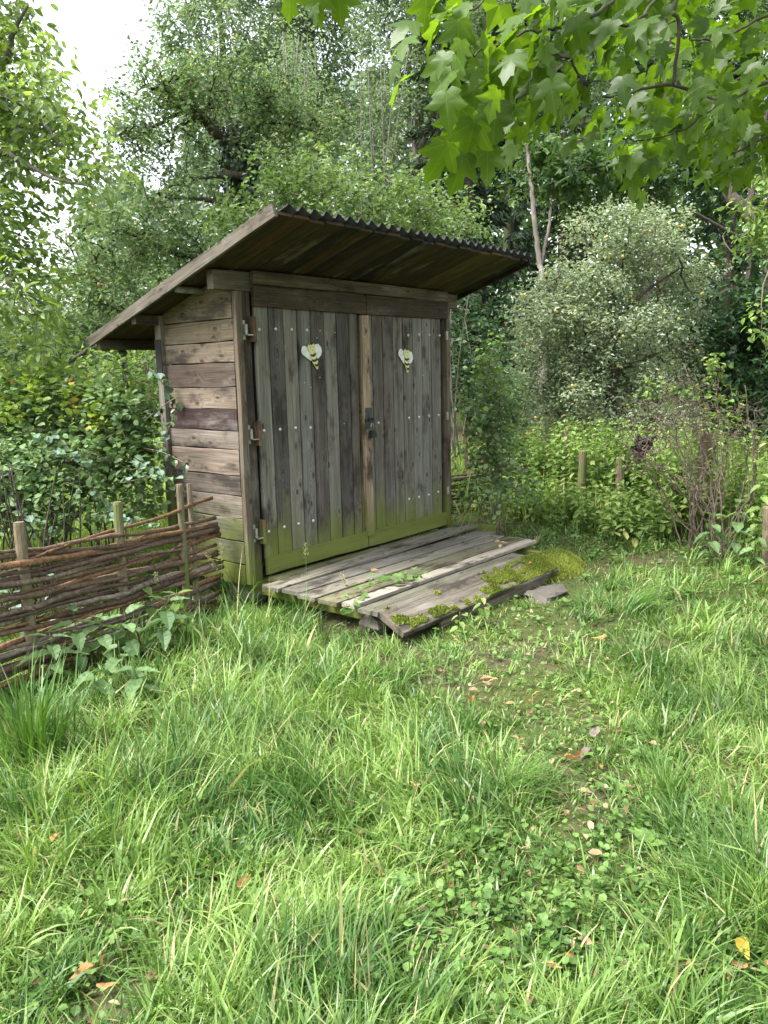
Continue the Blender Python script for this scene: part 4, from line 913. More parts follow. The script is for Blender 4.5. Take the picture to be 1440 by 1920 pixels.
b = on_ground(pt(1150, 800, 12))
plum, PP, PD = tree('plum_tree', 'rounded grey-green plum tree dotted with small yellow fruit', 'tree', b,
     [np.vstack([np.array([[b[0], b[1], b[2] - .1, .10]]), limb([(1150, 760, 12), (1148, 640, 12), (1150, 540, 12), (1180, 440, 12)], .09, .03)]),
      limb([(1148, 680, 12), (1080, 600, 11.8), (1030, 540, 11.7)], .04, .01), limb([(1150, 600, 12), (1220, 540, 11.9), (1280, 500, 11.8)], .04, .01), limb([(1150, 700, 12), (1240, 660, 11.6), (1300, 650, 11.5)], .04, .01),
      limb([(1150, 560, 12), (1110, 480, 12), (1090, 430, 12)], .035, .01)],
     PLUM,
     'plum', .17, 5, 6, .2, .064, .5, T_RHOMB, 'bark_dark', gap=.22, r0=.0035, kmax=.03, spread=.8)
G = Geo(); lathe(G, (0, 0, 0), (0, 0, 1), [(a * .85, max(rr * .85, .002)) for a, rr in r_], 6); me = G.mesh('plum', plain_mat('plum_skin', (0.55, 0.42, 0.10), .4, 0, (0.45, 0.38, 0.10), 20), True)
for i in rng.choice(len(PP), 110, replace=False): link('plum', me, plum, Matrix.Translation(Vector(PP[i] + PD[i] * .12 + randn(1, .05)[0] - np.array(plum.location))))
# a pale sprig of another tree at the picture edge
b = on_ground(pt(1560, 700, 8))
tree('elder_tree', 'pale leafy sprig reaching in at the picture edge above the posts', 'tree', b,
     [np.vstack([np.array([[b[0], b[1], b[2] - .1, .05]]), limb([(1530, 500, 8), (1470, 420, 8), (1410, 390, 8)], .03, .008)])],
     [(1420, 400, 8, 40, 38, .35), (1440, 330, 8, 35, 40, .35), (1470, 420, 8, 50, 60, .4), (1435, 590, 7.6, 22, 35, .25)], 'nettle_light', .16, 4, 5, .16, .075, .5, T_OVAL, 'twig', gap=.2, droop=.5)
# far wood closing the view, shrubs in the shade
def far_wood():
    n = 60000; px = rng.uniform(-500, 1950, n); d = rng.uniform(33, 48, n)
    top = np.where(px < 150, 560, np.where(px < 340, 320, np.where(px < 850, 120, -100))) + 60 * vnoise(px, d * 0, .02, 4)
    py = top + (800 - top) * rng.uniform(0, 1, n) ** .9
    P = CAM + d[:, None] * (FW + RT * ((px - 720) / FPX)[:, None] - UP * ((py - 960) / FPX)[:, None])
    k = P[:, 2] > gz(P[:, 0], P[:, 1]); P = P[k]; n = len(P)
    dx = (P - CAM) @ RT / ((P - CAM) @ FW) * FPX + 720
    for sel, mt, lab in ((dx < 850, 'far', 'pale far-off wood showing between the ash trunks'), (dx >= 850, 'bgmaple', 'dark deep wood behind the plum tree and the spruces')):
        Q = P[sel]; n = len(Q); V, F = leaves_geo(Q, randn(n), randn(n) + np.array([0, 0, 1.0]), rng.uniform(.3, .75, n), .4, T_RHOMB)
        o = link('far_woodland', mesh_np('far_woodland', V, F, MT[mt])); tag(o, lab, 'wood', None, 'stuff')
far_wood()
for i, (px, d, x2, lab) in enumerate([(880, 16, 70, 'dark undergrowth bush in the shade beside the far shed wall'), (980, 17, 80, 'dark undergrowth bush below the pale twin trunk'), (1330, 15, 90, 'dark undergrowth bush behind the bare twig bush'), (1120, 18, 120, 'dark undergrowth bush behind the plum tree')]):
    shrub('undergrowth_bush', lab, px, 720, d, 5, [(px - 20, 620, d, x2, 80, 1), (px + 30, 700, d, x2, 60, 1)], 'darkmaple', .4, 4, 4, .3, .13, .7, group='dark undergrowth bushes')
for i, (px, d, r, lab) in enumerate([(910, 24, .16, 'slim dark trunk in the shaded wood above the roof end'), (1095, 25, .18, 'slim dark trunk in the shaded wood above the plum tree'), (1260, 22, .2, 'dark trunk in the shaded wood behind the dark maple'), (845, 26, .15, 'slim dark trunk between two spruces')]):
    tr, b = trunk_from(px, -100, d, r, r * .6)
    tree('wood_tree', lab, 'tree', b, [tr], [(px, 20, d, 80, 80, 1.5), (px + 30, 150, d, 60, 50, 1.2)], 'bgmaple', .9, 5, 5, .6, .2, .5, group='slim trunks in the wood', r0=.01)

# ------------------------------------------------------------------ walnut at the left edge
def leaf_objects(parent, pos, d, nrm, size, meshes, name='leaf'):
    O = origin_of(parent)
    for p, dv, nv, s in zip(pos, d, nrm, size):
        x, y, z = frame(dv, nv)
        link(name, meshes[rng.integers(len(meshes))], parent, mat4(x * s, y * s, z * s, p - O))
b = on_ground(pt(-330, 700, 8.2))
WB = [(0, 110, 7.2, 75, 80, .8), (95, 210, 7.0, 75, 65, .7), (30, 260, 7.2, 90, 70, .8), (130, 300, 7.0, 70, 45, .6), (0, 380, 7.0, 60, 50, .6), (170, 345, 6.8, 55, 40, .45), (10, 480, 7.0, 70, 70, .6),
      (50, 560, 6.8, 90, 55, .6), (-60, 150, 7.4, 90, 150, .9), (-80, 400, 7.2, 100, 150, .9), (70, 640, 6.7, 70, 45, .5), (0, 20, 7.3, 70, 50, .6)]
walnut, WP, WD = tree('walnut_tree', 'walnut tree with broad pale leaflets hanging in from the left edge', 'tree', b,
     [np.vstack([np.array([[b[0], b[1], b[2] - .1, .22]]), limb([(-320, 400, 8), (-260, 200, 7.8), (-200, 20, 7.6)], .18, .10)]),
      limb([(-260, 200, 7.8), (-120, 110, 7.5), (0, 120, 7.3), (25, 60, 7.2), (52, 10, 7.1)], .06, .012), limb([(-280, 260, 7.8), (-100, 180, 7.3), (0, 178, 7.1), (60, 205, 7), (95, 250, 6.9), (130, 300, 6.9)], .05, .008),
      limb([(-300, 330, 7.9), (-100, 300, 7.3), (0, 285, 7), (30, 295, 6.9), (90, 330, 6.8), (170, 350, 6.7)], .05, .008), limb([(-310, 420, 8), (-120, 480, 7.2), (0, 520, 6.9), (70, 590, 6.7)], .05, .008)],
     WB, 'walnut', .235, 4, 6, .23, .088, .5, T_OVAL, 'bark_grey', gap=.24, r0=.003, kmax=.025, droop=.4)
OV = [mesh_np('leaf', T_OVAL[0] * np.array([1, .52, 1]), T_OVAL[1], MT['walnut'])]
i = rng.choice(len(WP), 200, replace=True); d = WD[i] + randn(200, .5); d[:, 2] -= .5
leaf_objects(walnut, WP[i] + randn(200, .14) - HF * .1, d, randn(200, .4) + np.array([[0, 0, 1]]) - HF * .3, rng.uniform(.10, .14, 200), OV)

# ------------------------------------------------------------------ overhanging maple branch
b = on_ground(np.array([2.2, -7.2, 0]))
maple = empty('maple_tree', b, 'maple branch with large lobed leaves hanging over from the top', 'tree')
mO = np.array(b)
def mlimb(name, pts, r0, r1, sides=7):
    P = smooth_path(limb(pts, r0 * .85, r1 * 1.1), 5); P[1:-1, :3] += rng.normal(0, .004, (len(P) - 2, 3)); G = Geo(); tube(G, P[:, :3], P[:, 3], sides); link(name, G.mesh(name, MT['bark_dark'], True, mO), maple); return P[:, :3]
G = Geo(); tp = smooth_path(np.array([[*b, .2], [b[0] - .1, b[1] + .1, 1.5, .17], [b[0] - .2, b[1] + .3, 3.4, .13], [b[0] - .4, b[1] + .8, 6.0, .08]]), 6); tube(G, tp[:, :3], tp[:, 3], 10); link('trunk', G.mesh('trunk', MT['bark_grey'], True, mO), maple)
G = Geo(); a = tp[12, :3]; e = pt(1560, 110, 3.9); q = smooth_path(np.array([[*a, .07], [*(a * .5 + e * .5 + np.array([0, 0, .25])), .045], [*e, .022]]), 6); tube(G, q[:, :3], q[:, 3], 8); link('limb', G.mesh('limb', MT['bark_grey'], True, mO), maple)
G = Geo(); e2 = pt(1330, -130, 3.4); q2 = smooth_path(np.array([[*tp[14, :3], .06], [*(tp[14, :3] * .5 + e2 * .5 + np.array([0, 0, .3])), .04], [*e2, .018]]), 6); tube(G, q2[:, :3], q2[:, 3], 8); link('limb', G.mesh('limb', MT['bark_grey'], True, mO), maple)
tw_ = [([(1560, 110, 3.9), (1440, 152, 3.8), (1355, 187, 3.6), (1260, 160, 3.5), (1170, 176, 3.4), (1130, 181, 3.3)], .013, .004),
       ([(1330, -130, 3.4), (1267, 0, 3.4), (1271, 50, 3.45), (1267, 125, 3.5), (1260, 160, 3.5)], .012, .006),
       ([(1330, -130, 3.4), (1230, 0, 3.2), (1200, 35, 3.15), (1155, 48, 3.1), (1110, 62, 3.05)], .010, .004),
       ([(1330, -130, 3.4), (1200, -50, 3.1), (1135, 12, 3.0), (1070, 40, 2.95), (1040, 56, 2.9), (1037, 90, 2.9), (1072, 116, 2.9), (1092, 150, 2.95), (1135, 153, 3.0)], .011, .003),
       ([(1037, 90, 2.9), (1005, 126, 2.85), (987, 170, 2.8), (968, 192, 2.8)], .006, .003),
       ([(1040, 56, 2.9), (970, 66, 2.8), (910, 95, 2.75), (878, 106, 2.7), (850, 112, 2.7)], .006, .0025),
       ([(1200, -50, 3.1), (1050, -40, 2.9), (930, -10, 2.75), (880, 20, 2.7)], .007, .003),
       ([(1560, 20, 4.0), (1440, 32, 3.9), (1345, 70, 3.8), (1295, 76, 3.7)], .010, .004),
       ([(1355, 187, 3.6), (1318, 218, 3.6), (1270, 246, 3.6), (1200, 264, 3.6), (1160, 256, 3.6)], .006, .003),
       ([(1440, 152, 3.8), (1418, 130, 3.8), (1380, 212, 3.9), (1310, 262, 3.9)], .006, .003),
       ([(1600, 240, 4.4), (1500, 230, 4.3), (1430, 260, 4.2), (1370, 290, 4.2), (1330, 300, 4.2)], .010, .003),
       ([(1050, -40, 2.9), (800, -60, 2.9), (660, -40, 2.9), (580, -20, 2.9)], .006, .003)]
MTW = [mlimb('twig', *t) for t in tw_]
MV = []
for sd in range(10):
    V, F = maple_template(sd); MV.append(mesh_np('leaf', V, F, MT['maple'], True))
# leaf places: along the twigs, hanging outward and down
region = [(790, 1440, -60, 60), (820, 1440, 60, 140), (830, 1180, 140, 290), (1180, 1440, 140, 330), (520, 660, -40, 12)]
LP, LD, LN, LS = [], [], [], []
def add_leaf(anchor, s=None):
    out = -HR * random.uniform(.1, 1.0) + HF * random.uniform(-.7, .5) + np.array([0, 0, -random.uniform(.5, 1.6)])
    pet = unit(out + np.array([0, 0, .5])) * random.uniform(.04, .12); s = s or random.uniform(.075, .128)
    LP.append(anchor + pet); LD.append(unit(out) + randn(1, .3)[0]); nv = np.array([0, 0, 1.0]) + np.array([out[0], out[1], 0]) * .5 - HF * random.uniform(-.2, .6) + randn(1, .3)[0]; LN.append(nv); LS.append(s)
for P, n in zip(MTW, [26, 18, 22, 30, 22, 26, 24, 24, 24, 20, 26, 3]):
    for _ in range(n):
        t = random.random() ** .8; i = int(t * (len(P) - 1)); add_leaf(P[i] + randn(1, .10)[0] * np.array([1, 1, .5]))
for px, py, dd, s in [(870, 310, 2.75, .14), (915, 300, 2.8, .13), (840, 290, 2.7, .14), (890, 250, 2.7, .15), (930, 215, 2.75, .15), (860, 220, 2.7, .14), (825, 130, 2.7, .12), (860, 60, 2.7, .13), (545, -12, 2.9, .13), (590, 0, 2.9, .13), (632, -6, 2.9, .14), (800, 10, 2.8, .13), (1230, 315, 3.9, .12), (1255, 285, 3.9, .12)]:
    LP.append(pt(px, py - 22, dd)); LD.append(np.array([0, 0, -1.0]) - HR * random.uniform(-.1, .5) + HF * random.uniform(-.1, .3)); LN.append(-HF + np.array([0, 0, .5]) + randn(1, .25)[0]); LS.append(s)
leaf_objects(maple, np.array(LP)[:300], np.array(LD)[:300], np.array(LN)[:300], np.array(LS)[:300], MV)
# the crown goes on unseen above the frame, extended for shading, and further back
n = 2600; c = randn(n); P = np.array([0.9, -5.0, 6.6]) + c / np.linalg.norm(c, axis=1)[:, None] * (rng.uniform(0, 1, n) ** .45)[:, None] * np.array([3.4, 3.4, 2.4])
up_lim = 1.6 + np.linalg.norm(P[:, :2] - CAM[:2], axis=1) * 0.62
Q = [P[P[:, 2] > up_lim]]
for (px, py, d, rx, ry, rd, k) in [(1350, 30, 4.4, 170, 80, .7, 130), (1120, -20, 3.7, 150, 45, .5, 70), (1340, 210, 4.6, 120, 70, .6, 150), (960, 130, 3.3, 110, 80, .4, 60), (1400, 280, 4.7, 60, 45, .4, 45), (1250, 260, 4.4, 60, 40, .3, 30)]:
    v = rng.uniform(-1, 1, (k, 3)); Q.append(pt(px, py, d) + v[:, :1] * rx * d / FPX * HR + v[:, 1:2] * rd * HF + v[:, 2:] * ry * d / FPX * np.array([0, 0, 1]))
P = np.concatenate(Q); n = len(P); d = randn(n, .6); d[:, 2] -= .7
G = Geo(); V, F = leaves_geo(P, d, randn(n, .4) + np.array([[0, 0, 1]]), rng.uniform(.10, .16, n), .14, maple_template(3) if 0 else T_STAR); G.add(V, *F)
link('crown', G.mesh('crown', MT['maple_mass'], False, mO), maple)['kind'] = 'stuff'

# ------------------------------------------------------------------ hedge behind the wattle fence
HB = [(20, 745, 7.0, 110, 45, .45), (130, 760, 6.9, 110, 45, .45), (230, 800, 6.7, 70, 60, .4), (20, 850, 6.8, 110, 60, .45), (140, 860, 6.7, 110, 55, .45), (-110, 800, 7.2, 90, 110, .5), (260, 870, 6.5, 50, 45, .3), (-20, 930, 6.7, 80, 40, .4), (90, 930, 6.4, 100, 45, .3), (230, 940, 6.4, 60, 40, .25), (0, 900, 6.3, 70, 60, .3), (160, 890, 6.3, 90, 45, .3), (70, 980, 6.3, 100, 25, .25)]
b = on_ground(np.array([-1.35, 1.2, 0])); stems = []
for i in range(120):
    t = random.random(); s = np.array([-3.4 + 2.9 * t, 0.95 + .55 * random.random(), 0]); s[2] = float(gz(s[0], s[1])) - .03
    e = s + np.array([random.uniform(-.35, .35), random.uniform(-.25, .25), random.uniform(.7, 1.25)]); mid = (s + e) / 2 + np.array([random.uniform(-.1, .1), random.uniform(-.1, .1), 0])
    stems.append(np.column_stack([np.array([s, mid, e]), [.010, .007, .004]]))
hedge = empty('hedge', b, 'overgrown leafy hedge with many thin dark stems behind the wattle fence', 'hedge')
for st in stems:
    G = Geo(); q = smooth_path(st, 4); tube(G, q[:, :3], q[:, 3], 5); link('stem', G.mesh('stem', MT['bark_dark'], True, b), hedge)
P, C = blob_points(HB, .128, .22); G = Geo(); attach(np.concatenate([smooth_path(s, 4)[2:, :3] for s in stems]), None, P, G, 3, .0022, .05, .01); link('twigs', G.mesh('twigs', MT['twig'], False, b), hedge)['kind'] = 'stuff'
D = P - C; D /= np.linalg.norm(D, axis=1)[:, None]
V, F = cluster_leaves(P, D, 3, 5, .15, .062, .8, T_OVAL, 1.1, .1); link('foliage', mesh_np('foliage', V - b, F, MT['hedge']), hedge)['kind'] = 'stuff'
# yellow-green young shoots on top
P, C = blob_points([(30, 725, 6.8, 100, 18, .35), (130, 745, 6.7, 90, 20, .35), (70, 770, 6.5, 110, 18, .25), (180, 790, 6.5, 50, 20, .2)], .13, .2); D = randn(len(P), .5) + np.array([[0, 0, 1]]); D /= np.linalg.norm(D, axis=1)[:, None]
V, F = cluster_leaves(P, D, 3, 4, .13, .065, .8, T_OVAL, 1.2, -.1); link('young_leaves', mesh_np('young_leaves', V - b, F, MT['hedge_top']), hedge)['kind'] = 'stuff'
# blue-green sprays at the front of the hedge and lower leaves: single leaves
OB = [mesh_np('leaf', T_OVAL[0] * np.array([1, .88, 1]), T_OVAL[1], MT['blue_leaf']), mesh_np('leaf', T_OVAL[0] * np.array([1, .8, 1.4]), T_OVAL[1], MT['hedge'])]
pos, dv, nv, sz = [], [], [], []
for (px0, py0, px1, py1, d, n) in [(90, 850, 170, 868, 6.0, 22), (60, 815, 120, 840, 6.2, 18), (230, 905, 330, 900, 5.9, 20), (170, 965, 290, 990, 5.7, 26), (165, 905, 210, 960, 5.8, 16), (-10, 900, 60, 870, 6, 18), (280, 690, 330, 760, 6.3, 14), (330, 770, 300, 860, 6.2, 14), (20, 960, 100, 1000, 5.9, 14), (250, 860, 345, 930, 6.0, 24)]:
    A, B = pt(px0, py0, d), pt(px1, py1, d + .1); G = Geo(); tube(G, [A, (A + B) / 2 + [0, 0, .03], B], [.004, .003, .002], 4); link('sprig', G.mesh('sprig', MT['twig'], True, b), hedge)
    for j in range(n):
        t = (j + random.random()) / n; p = A * (1 - t) + B * t + [0, 0, .12 * t * (1 - t)] + randn(1, .012)[0]; s = 1 if j % 2 else -1
        pos.append(p); dv.append(unit(B - A) * .4 + np.cross(unit(B - A), [0, 0, 1]) * s + randn(1, .3)[0]); nv.append(np.array([0, 0, 1.0]) - HF * .35 + randn(1, .3)[0]); sz.append(random.uniform(.05, .085))
leaf_objects(hedge, np.array(pos), np.array(dv), np.array(nv), np.array(sz), OB)

# climbing ivy strands on the shed's back corner
ivy = empty('ivy_vine', (-0.25, 1.0, 0.9), 'dark ivy strand hanging from the low roof edge beside the shed', 'vine'); iO = np.array(ivy.location)
for pts, n in [([(238, 600, 6.9), (232, 640, 6.9), (238, 690, 6.85), (225, 740, 6.8), (210, 780, 6.8)], 18), ([(330, 745, 6.25), (300, 765, 6.3), (270, 790, 6.4)], 9), ([(345, 868, 6.1), (310, 850, 6.2), (270, 840, 6.4)], 9)]:
    P = smooth_path(np.array([pt(*p) for p in pts]), 6); G = Geo(); tube(G, P, .004, 4); link('stem', G.mesh('stem', MT['twig'], True, iO), ivy)
    k = rng.integers(0, len(P), n); d = randn(n, .6); d[:, 2] -= .6
    leaf_objects(ivy, P[k] + randn(n, .02), d, -HF[None] + randn(n, .5) + np.array([[0, 0, .4]]), rng.uniform(.05, .085, n), [mesh_np('leaf', T_OVAL[0] * np.array([1, .85, 1.5]), T_OVAL[1], MT['ivy'])])

# ------------------------------------------------------------------ right-hand hedge line: brambles, posts, nettles, bare bush
shrub('bramble_bush', 'tangled bramble bush against the far side of the shed', 925, 930, 8.4, 14,
      [(910, 760, 8.3, 40, 75, .45), (915, 690, 8.3, 38, 40, .35), (950, 740, 8.4, 45, 50, .4), (910, 850, 8.3, 42, 60, .45), (905, 920, 8.2, 40, 40, .35), (930, 800, 8.6, 50, 60, .5), (925, 660, 8.5, 28, 30, .3), (960, 890, 8.6, 50, 50, .4)], 'bramble', .19, 4, 5, .17, .06, .75, T_OVAL, 'twig', .009, spread=1.0, r0=.0028)
POST = [((4.75, -0.48), 0.68, .048, 'short thick fence post standing in the nettles beyond the deck'), ((5.45, 0.10), 0.86, .040, 'taller thin fence post next to the brambles'), ((4.62, -1.02), 0.64, .05, 'dark fence post half hidden between nettles and bare twigs'),
        ((4.55, -1.95), 0.95, .06, 'tall fence post behind the bare twig bush'), ((3.35, -2.92), 0.42, .045, 'pale round fence post at the picture edge'), ((5.3, 1.5), 0.6, .03, 'thin dark stake in the shade by the bramble bush'), ((4.9, 1.05), .55, .03, 'thin dark stake behind the far deck corner')]
for i, ((x, y), h, r, lab) in enumerate(POST):
    p = on_ground([x, y]); o = empty('fence_post', p, lab, 'fence post', 'posts of the old fence beyond the deck'); G = Geo(); ln = rng.normal(0, .03, 2)
    tube(G, [(0, 0, -.1), (ln[0] * .5, ln[1] * .5, (h - p[2]) * .5), (ln[0], ln[1], h - p[2] - .012), (ln[0], ln[1], h - p[2])], [r * 1.03, r, r * .97, r * .86], 11); link('post', G.mesh('post', MT['stake'], False), o)
def wire(name, ps, label):
    G = Geo(); P = smooth_path(np.array(ps), 5); O = P[0]; tube(G, P, .0022, 4); o = link(name, G.mesh(name, MT['iron'], True, O)); o.location = O; tag(o, label, 'wire', 'wires of the old fence')
for k, h in enumerate((.30, .52)):
    wire('fence_wire', [(5.45, .10, h + .1), (4.75, -.48, h), (4.62, -1.02, h - .02), (4.55, -1.95, h + .03), (3.35, -2.92, h - .12)], ('lower' if k == 0 else 'upper') + ' rusty wire strung between the old fence posts')
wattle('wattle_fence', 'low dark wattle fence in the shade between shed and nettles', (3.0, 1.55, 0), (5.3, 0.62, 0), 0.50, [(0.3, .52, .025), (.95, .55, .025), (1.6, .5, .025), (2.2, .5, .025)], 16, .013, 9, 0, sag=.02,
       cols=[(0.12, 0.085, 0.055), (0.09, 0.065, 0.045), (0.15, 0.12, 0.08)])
# bare twig bush
b = on_ground(np.array([3.72, -2.30, 0])); bare = empty('bare_bush', b, 'half-dead bush of bare grey twigs with a few yellow-green leaves on top', 'bush'); nodes = []
tips = [(1175, 790, 7.6), (1185, 850, 7.5), (1215, 760, 7.8), (1245, 720, 7.9), (1290, 690, 8), (1330, 660, 8), (1360, 720, 7.9), (1390, 800, 7.7), (1230, 880, 7.4), (1150, 830, 7.6), (1270, 800, 7.7), (1320, 760, 8.2), (1380, 870, 7.6), (1200, 930, 7.3), (1420, 760, 7.7), (1430, 840, 7.5), (1400, 720, 7.9), (1350, 800, 7.4), (1300, 850, 7.3)]
for k, tpx in enumerate(tips + tips[:6]):
    e = pt(tpx[0] + random.uniform(-15, 15), tpx[1] + random.uniform(-15, 15), tpx[2]); s = b + np.array([random.uniform(-.2, .2), random.uniform(-.2, .2), -.03]); mid = s * .5 + e * .5 + HR * random.uniform(-.05, .26) + HF * random.uniform(-.12, .12) + np.array([0, 0, random.uniform(-.12, .10)])
    P = smooth_path(np.column_stack([np.array([s, mid, e]), [.010, .007, .003]]), 7); P[1:-1, :3] += rng.normal(0, .013, (len(P) - 2, 3)); G = Geo(); tube(G, P[:, :3], P[:, 3], 5); link('stem', G.mesh('stem', MT['dead_twig'], True, b), bare); nodes.append(P[4:, :3])
nodes = np.concatenate(nodes); P, C = blob_points([(1220, 810, 7.6, 75, 75, .4), (1290, 760, 7.9, 70, 75, .4), (1340, 830, 7.8, 60, 80, .4), (1190, 850, 7.5, 45, 50, .3), (1400, 810, 7.7, 45, 70, .35), (1300, 900, 7.4, 70, 45, .3)], .085, 0)
G = Geo(); attach(nodes, None, P, G, 3, .0022, .03, .007); link('twigs', G.mesh('twigs', MT['dead_twig'], False, b), bare)['kind'] = 'stuff'
q = np.concatenate([blob_points([(1335, 690, 8, 18, 34, .12)], .10)[0], blob_points([(1290, 730, 8, 40, 30, .25), (1350, 770, 7.9, 50, 50, .3), (1230, 730, 8, 40, 20, .2)], .2)[0]]); D = randn(len(q)); D /= np.linalg.norm(D, axis=1)[:, None]
V, F = cluster_leaves(q, D, 3, 4, .1, .06, .7, T_OVAL, 1, .1); link('leaves', mesh_np('leaves', V - b, F, MT['nettle_light']), bare)['kind'] = 'stuff'
# black scrap caught in it
G = Geo(); n = 9; gx, gy = np.meshgrid(np.linspace(-.08, .08, n), np.linspace(-.11, .11, n), indexing='ij'); dz = .05 * np.sin(gx * 40 + 1) * np.cos(gy * 33) + rng.normal(0, .014, gx.shape)
V = np.column_stack([gx.ravel() * (1 + rng.normal(0, .1, n * n)), dz.ravel(), gy.ravel() * (1 + .3 * np.sin(gx.ravel() * 30))]); i = np.arange(n - 1)[:, None] * n + np.arange(n - 1)[None]
Q = np.stack([i, i + n, i + n + 1, i + 1], -1).reshape(-1, 4); G.add(np.concatenate([V, V + [0, .006, 0]]), Q, Q[:, ::-1] + n * n)
o = link('plastic_scrap', G.mesh('plastic_scrap', MT['scrap'])); o.location = pt(1203, 838, 7.7); o.rotation_euler = (.2, .5, -.8); tag(o, 'crumpled black scrap caught among the bare twigs', 'scrap')

# ------------------------------------------------------------------ nettles
SER = [serrated_template(i) for i in range(4)]
SERM = {m: [mesh_np('leaf', V, F, MT[m]) for V, F in SER] for m in ('nettle', 'nettle_light', 'blue_leaf', 'herb')}
def nettle(p, h, label, mat='nettle', pairs=6, size=.09, lean=None, group='nettle plants'):
    p = on_ground(p); o = empty('nettle', p, label, 'nettle', group); lean = lean if lean is not None else rng.normal(0, .12, 2)
    t = np.linspace(0, 1, 7); S = np.column_stack([lean[0] * h * t ** 1.5, lean[1] * h * t ** 1.5, h * t]); G = Geo(); tube(G, S, np.linspace(.004, .002, 7), 5); link('stem', G.mesh('stem', MT['stem'], True), o)
    a = random.uniform(0, 3)
    for k in range(pairs):
        f = .25 + .75 * (k + .5) / pairs; q = np.array([np.interp(f, t, S[:, j]) for j in range(3)]); a += 1.57; sz = size * (1.15 - .65 * abs(f - .55) * 1.6) * random.uniform(.85, 1.15)
        for s in (0, math.pi):
            d = np.array([math.cos(a + s), math.sin(a + s), random.uniform(-.55, .05) + (.5 if f > .92 else 0)]); x, y, z = frame(d, (random.uniform(-.2, .2), random.uniform(-.2, .2), 1)); M = SERM[mat][rng.integers(4)]
            link('leaf', M, o, mat4(x * sz, y * sz, z * sz, q + d * .015))
    return o
spots = [((155, 1265), .42, 'nettle'), ((200, 1255), .36, 'nettle'), ((250, 1245), .34, 'nettle'), ((300, 1235), .40, 'nettle'), ((110, 1290), .33, 'nettle'), ((230, 1290), .28, 'nettle'), ((335, 1215), .40, 'nettle_light'), ((285, 1190), .46, 'nettle_light'), ((60, 1240), .5, 'blue_leaf'), ((130, 1210), .5, 'blue_leaf'), ((270, 1310), .2, 'nettle'), ((180, 1315), .2, 'nettle')]
where = ['in front of the wattle fence, below its left half', 'in front of the wattle fence, in the thick of the clump', 'beside the wattle fence, middle of the clump', 'at the inner end of the clump by the wattle fence', 'at the outer end of the clump, nearest the long grass tuft', 'low in front of the clump by the wattle fence', 'pale and tall between fence and long grass', 'tallest and palest near the shed corner', 'bluish, standing against the left part of the wattle fence', 'bluish, standing against the middle of the wattle fence', 'short, at the grass edge right of the clump', 'short, at the front edge of the clump']
for (px, h, m), w in zip(spots, where): nettle(ground_pt(*px), h, 'nettle plant ' + w, m, 5 if h > .3 else 3, .155 if m == 'nettle' else .115)
nettle(np.array([0.62, -1.78, 0]), .24, 'small pale green nettle in front of the mossy plank', 'nettle_light', 4, .09)
nettle(np.array([0.40, -1.72, 0]), .16, 'smallest nettle below the mossy plank end', 'nettle_light', 3, .08)
nettle(np.array([3.45, -2.62, 0]), .62, 'tall nettle with large leaves at the foot of the bare bush', 'nettle', 5, .16)
nettle(np.array([3.25, -2.45, 0]), .50, 'large-leaved nettle between the bare bush and the deck', 'nettle', 5, .15)
nettle(np.array([3.75, -2.75, 0]), .95, 'tallest nettle, rising beside the bare bush at the picture edge', 'nettle_light', 7, .13)
nettle(np.array([3.55, -2.95, 0]), .80, 'tall pale nettle just behind the pale round post', 'nettle_light', 6, .12)
nettle(np.array([3.2, -2.85, 0]), .45, 'large-leaved nettle beside the pale round post', 'nettle', 4, .14)
# nettle bank along the fence line (a mass), with seed spikes
def bank():
    n = 1050; t = rng.uniform(0, 1, n); x = 5.75 - 1.9 * t + rng.normal(0, .6, n); y = 1.35 - 4.2 * t + rng.normal(0, .45, n); k = (np.hypot(x - 3.72, y + 2.30) > .55) & (x > 3.4 + .4 * (y > -1.2)); x, y = x[k], y[k]; n = len(x)
    side = (x - (5.6 - 1.9 * np.clip((1.35 - y) / 4.2, 0, 1))); h = np.where(side < .05, rng.uniform(.25, .6, n), rng.uniform(.55, 1.2, n)); Z = gz(x, y); P, D, S = [], [], []; G = Geo()
    for i in range(n):
        ln = rng.normal(0, .1, 2); base = np.array([x[i], y[i], Z[i]]); top = base + np.array([ln[0], ln[1], h[i]])
        tube(G, [base, (base + top) / 2 + randn(1, .02)[0], top], [.004, .0035, .002], 3, False)
        m = int(h[i] / .085); a = rng.uniform(0, 6)
        for j in range(m):
            f = .3 + .7 * (j + .5) / m; a += 1.57
            for s in (0, math.pi):
                P.append(base * (1 - f) + top * f); D.append((math.cos(a + s), math.sin(a + s), rng.uniform(-.6, .2))); S.append(rng.uniform(.08, .14) * (1.1 - .5 * f))
    P, D, S = np.array(P), np.array(D), np.array(S); V, F = leaves_geo(P, D, randn(len(P), .25) + np.array([[0, 0, 1]]), S, S * .55, T_OVAL)
    o = empty('nettle_bank', (4.7, -.6, -.15), 'bank of pale green nettles and weeds along the old fence posts', 'nettles'); o['kind'] = 'stuff'; O = np.array(o.location)
    link('stems', G.mesh('stems', MT['stem'], False, O), o)['kind'] = 'stuff'; link('leaves', mesh_np('leaves', V - O, F, MT['nettle_light']), o)['kind'] = 'stuff'
bank()

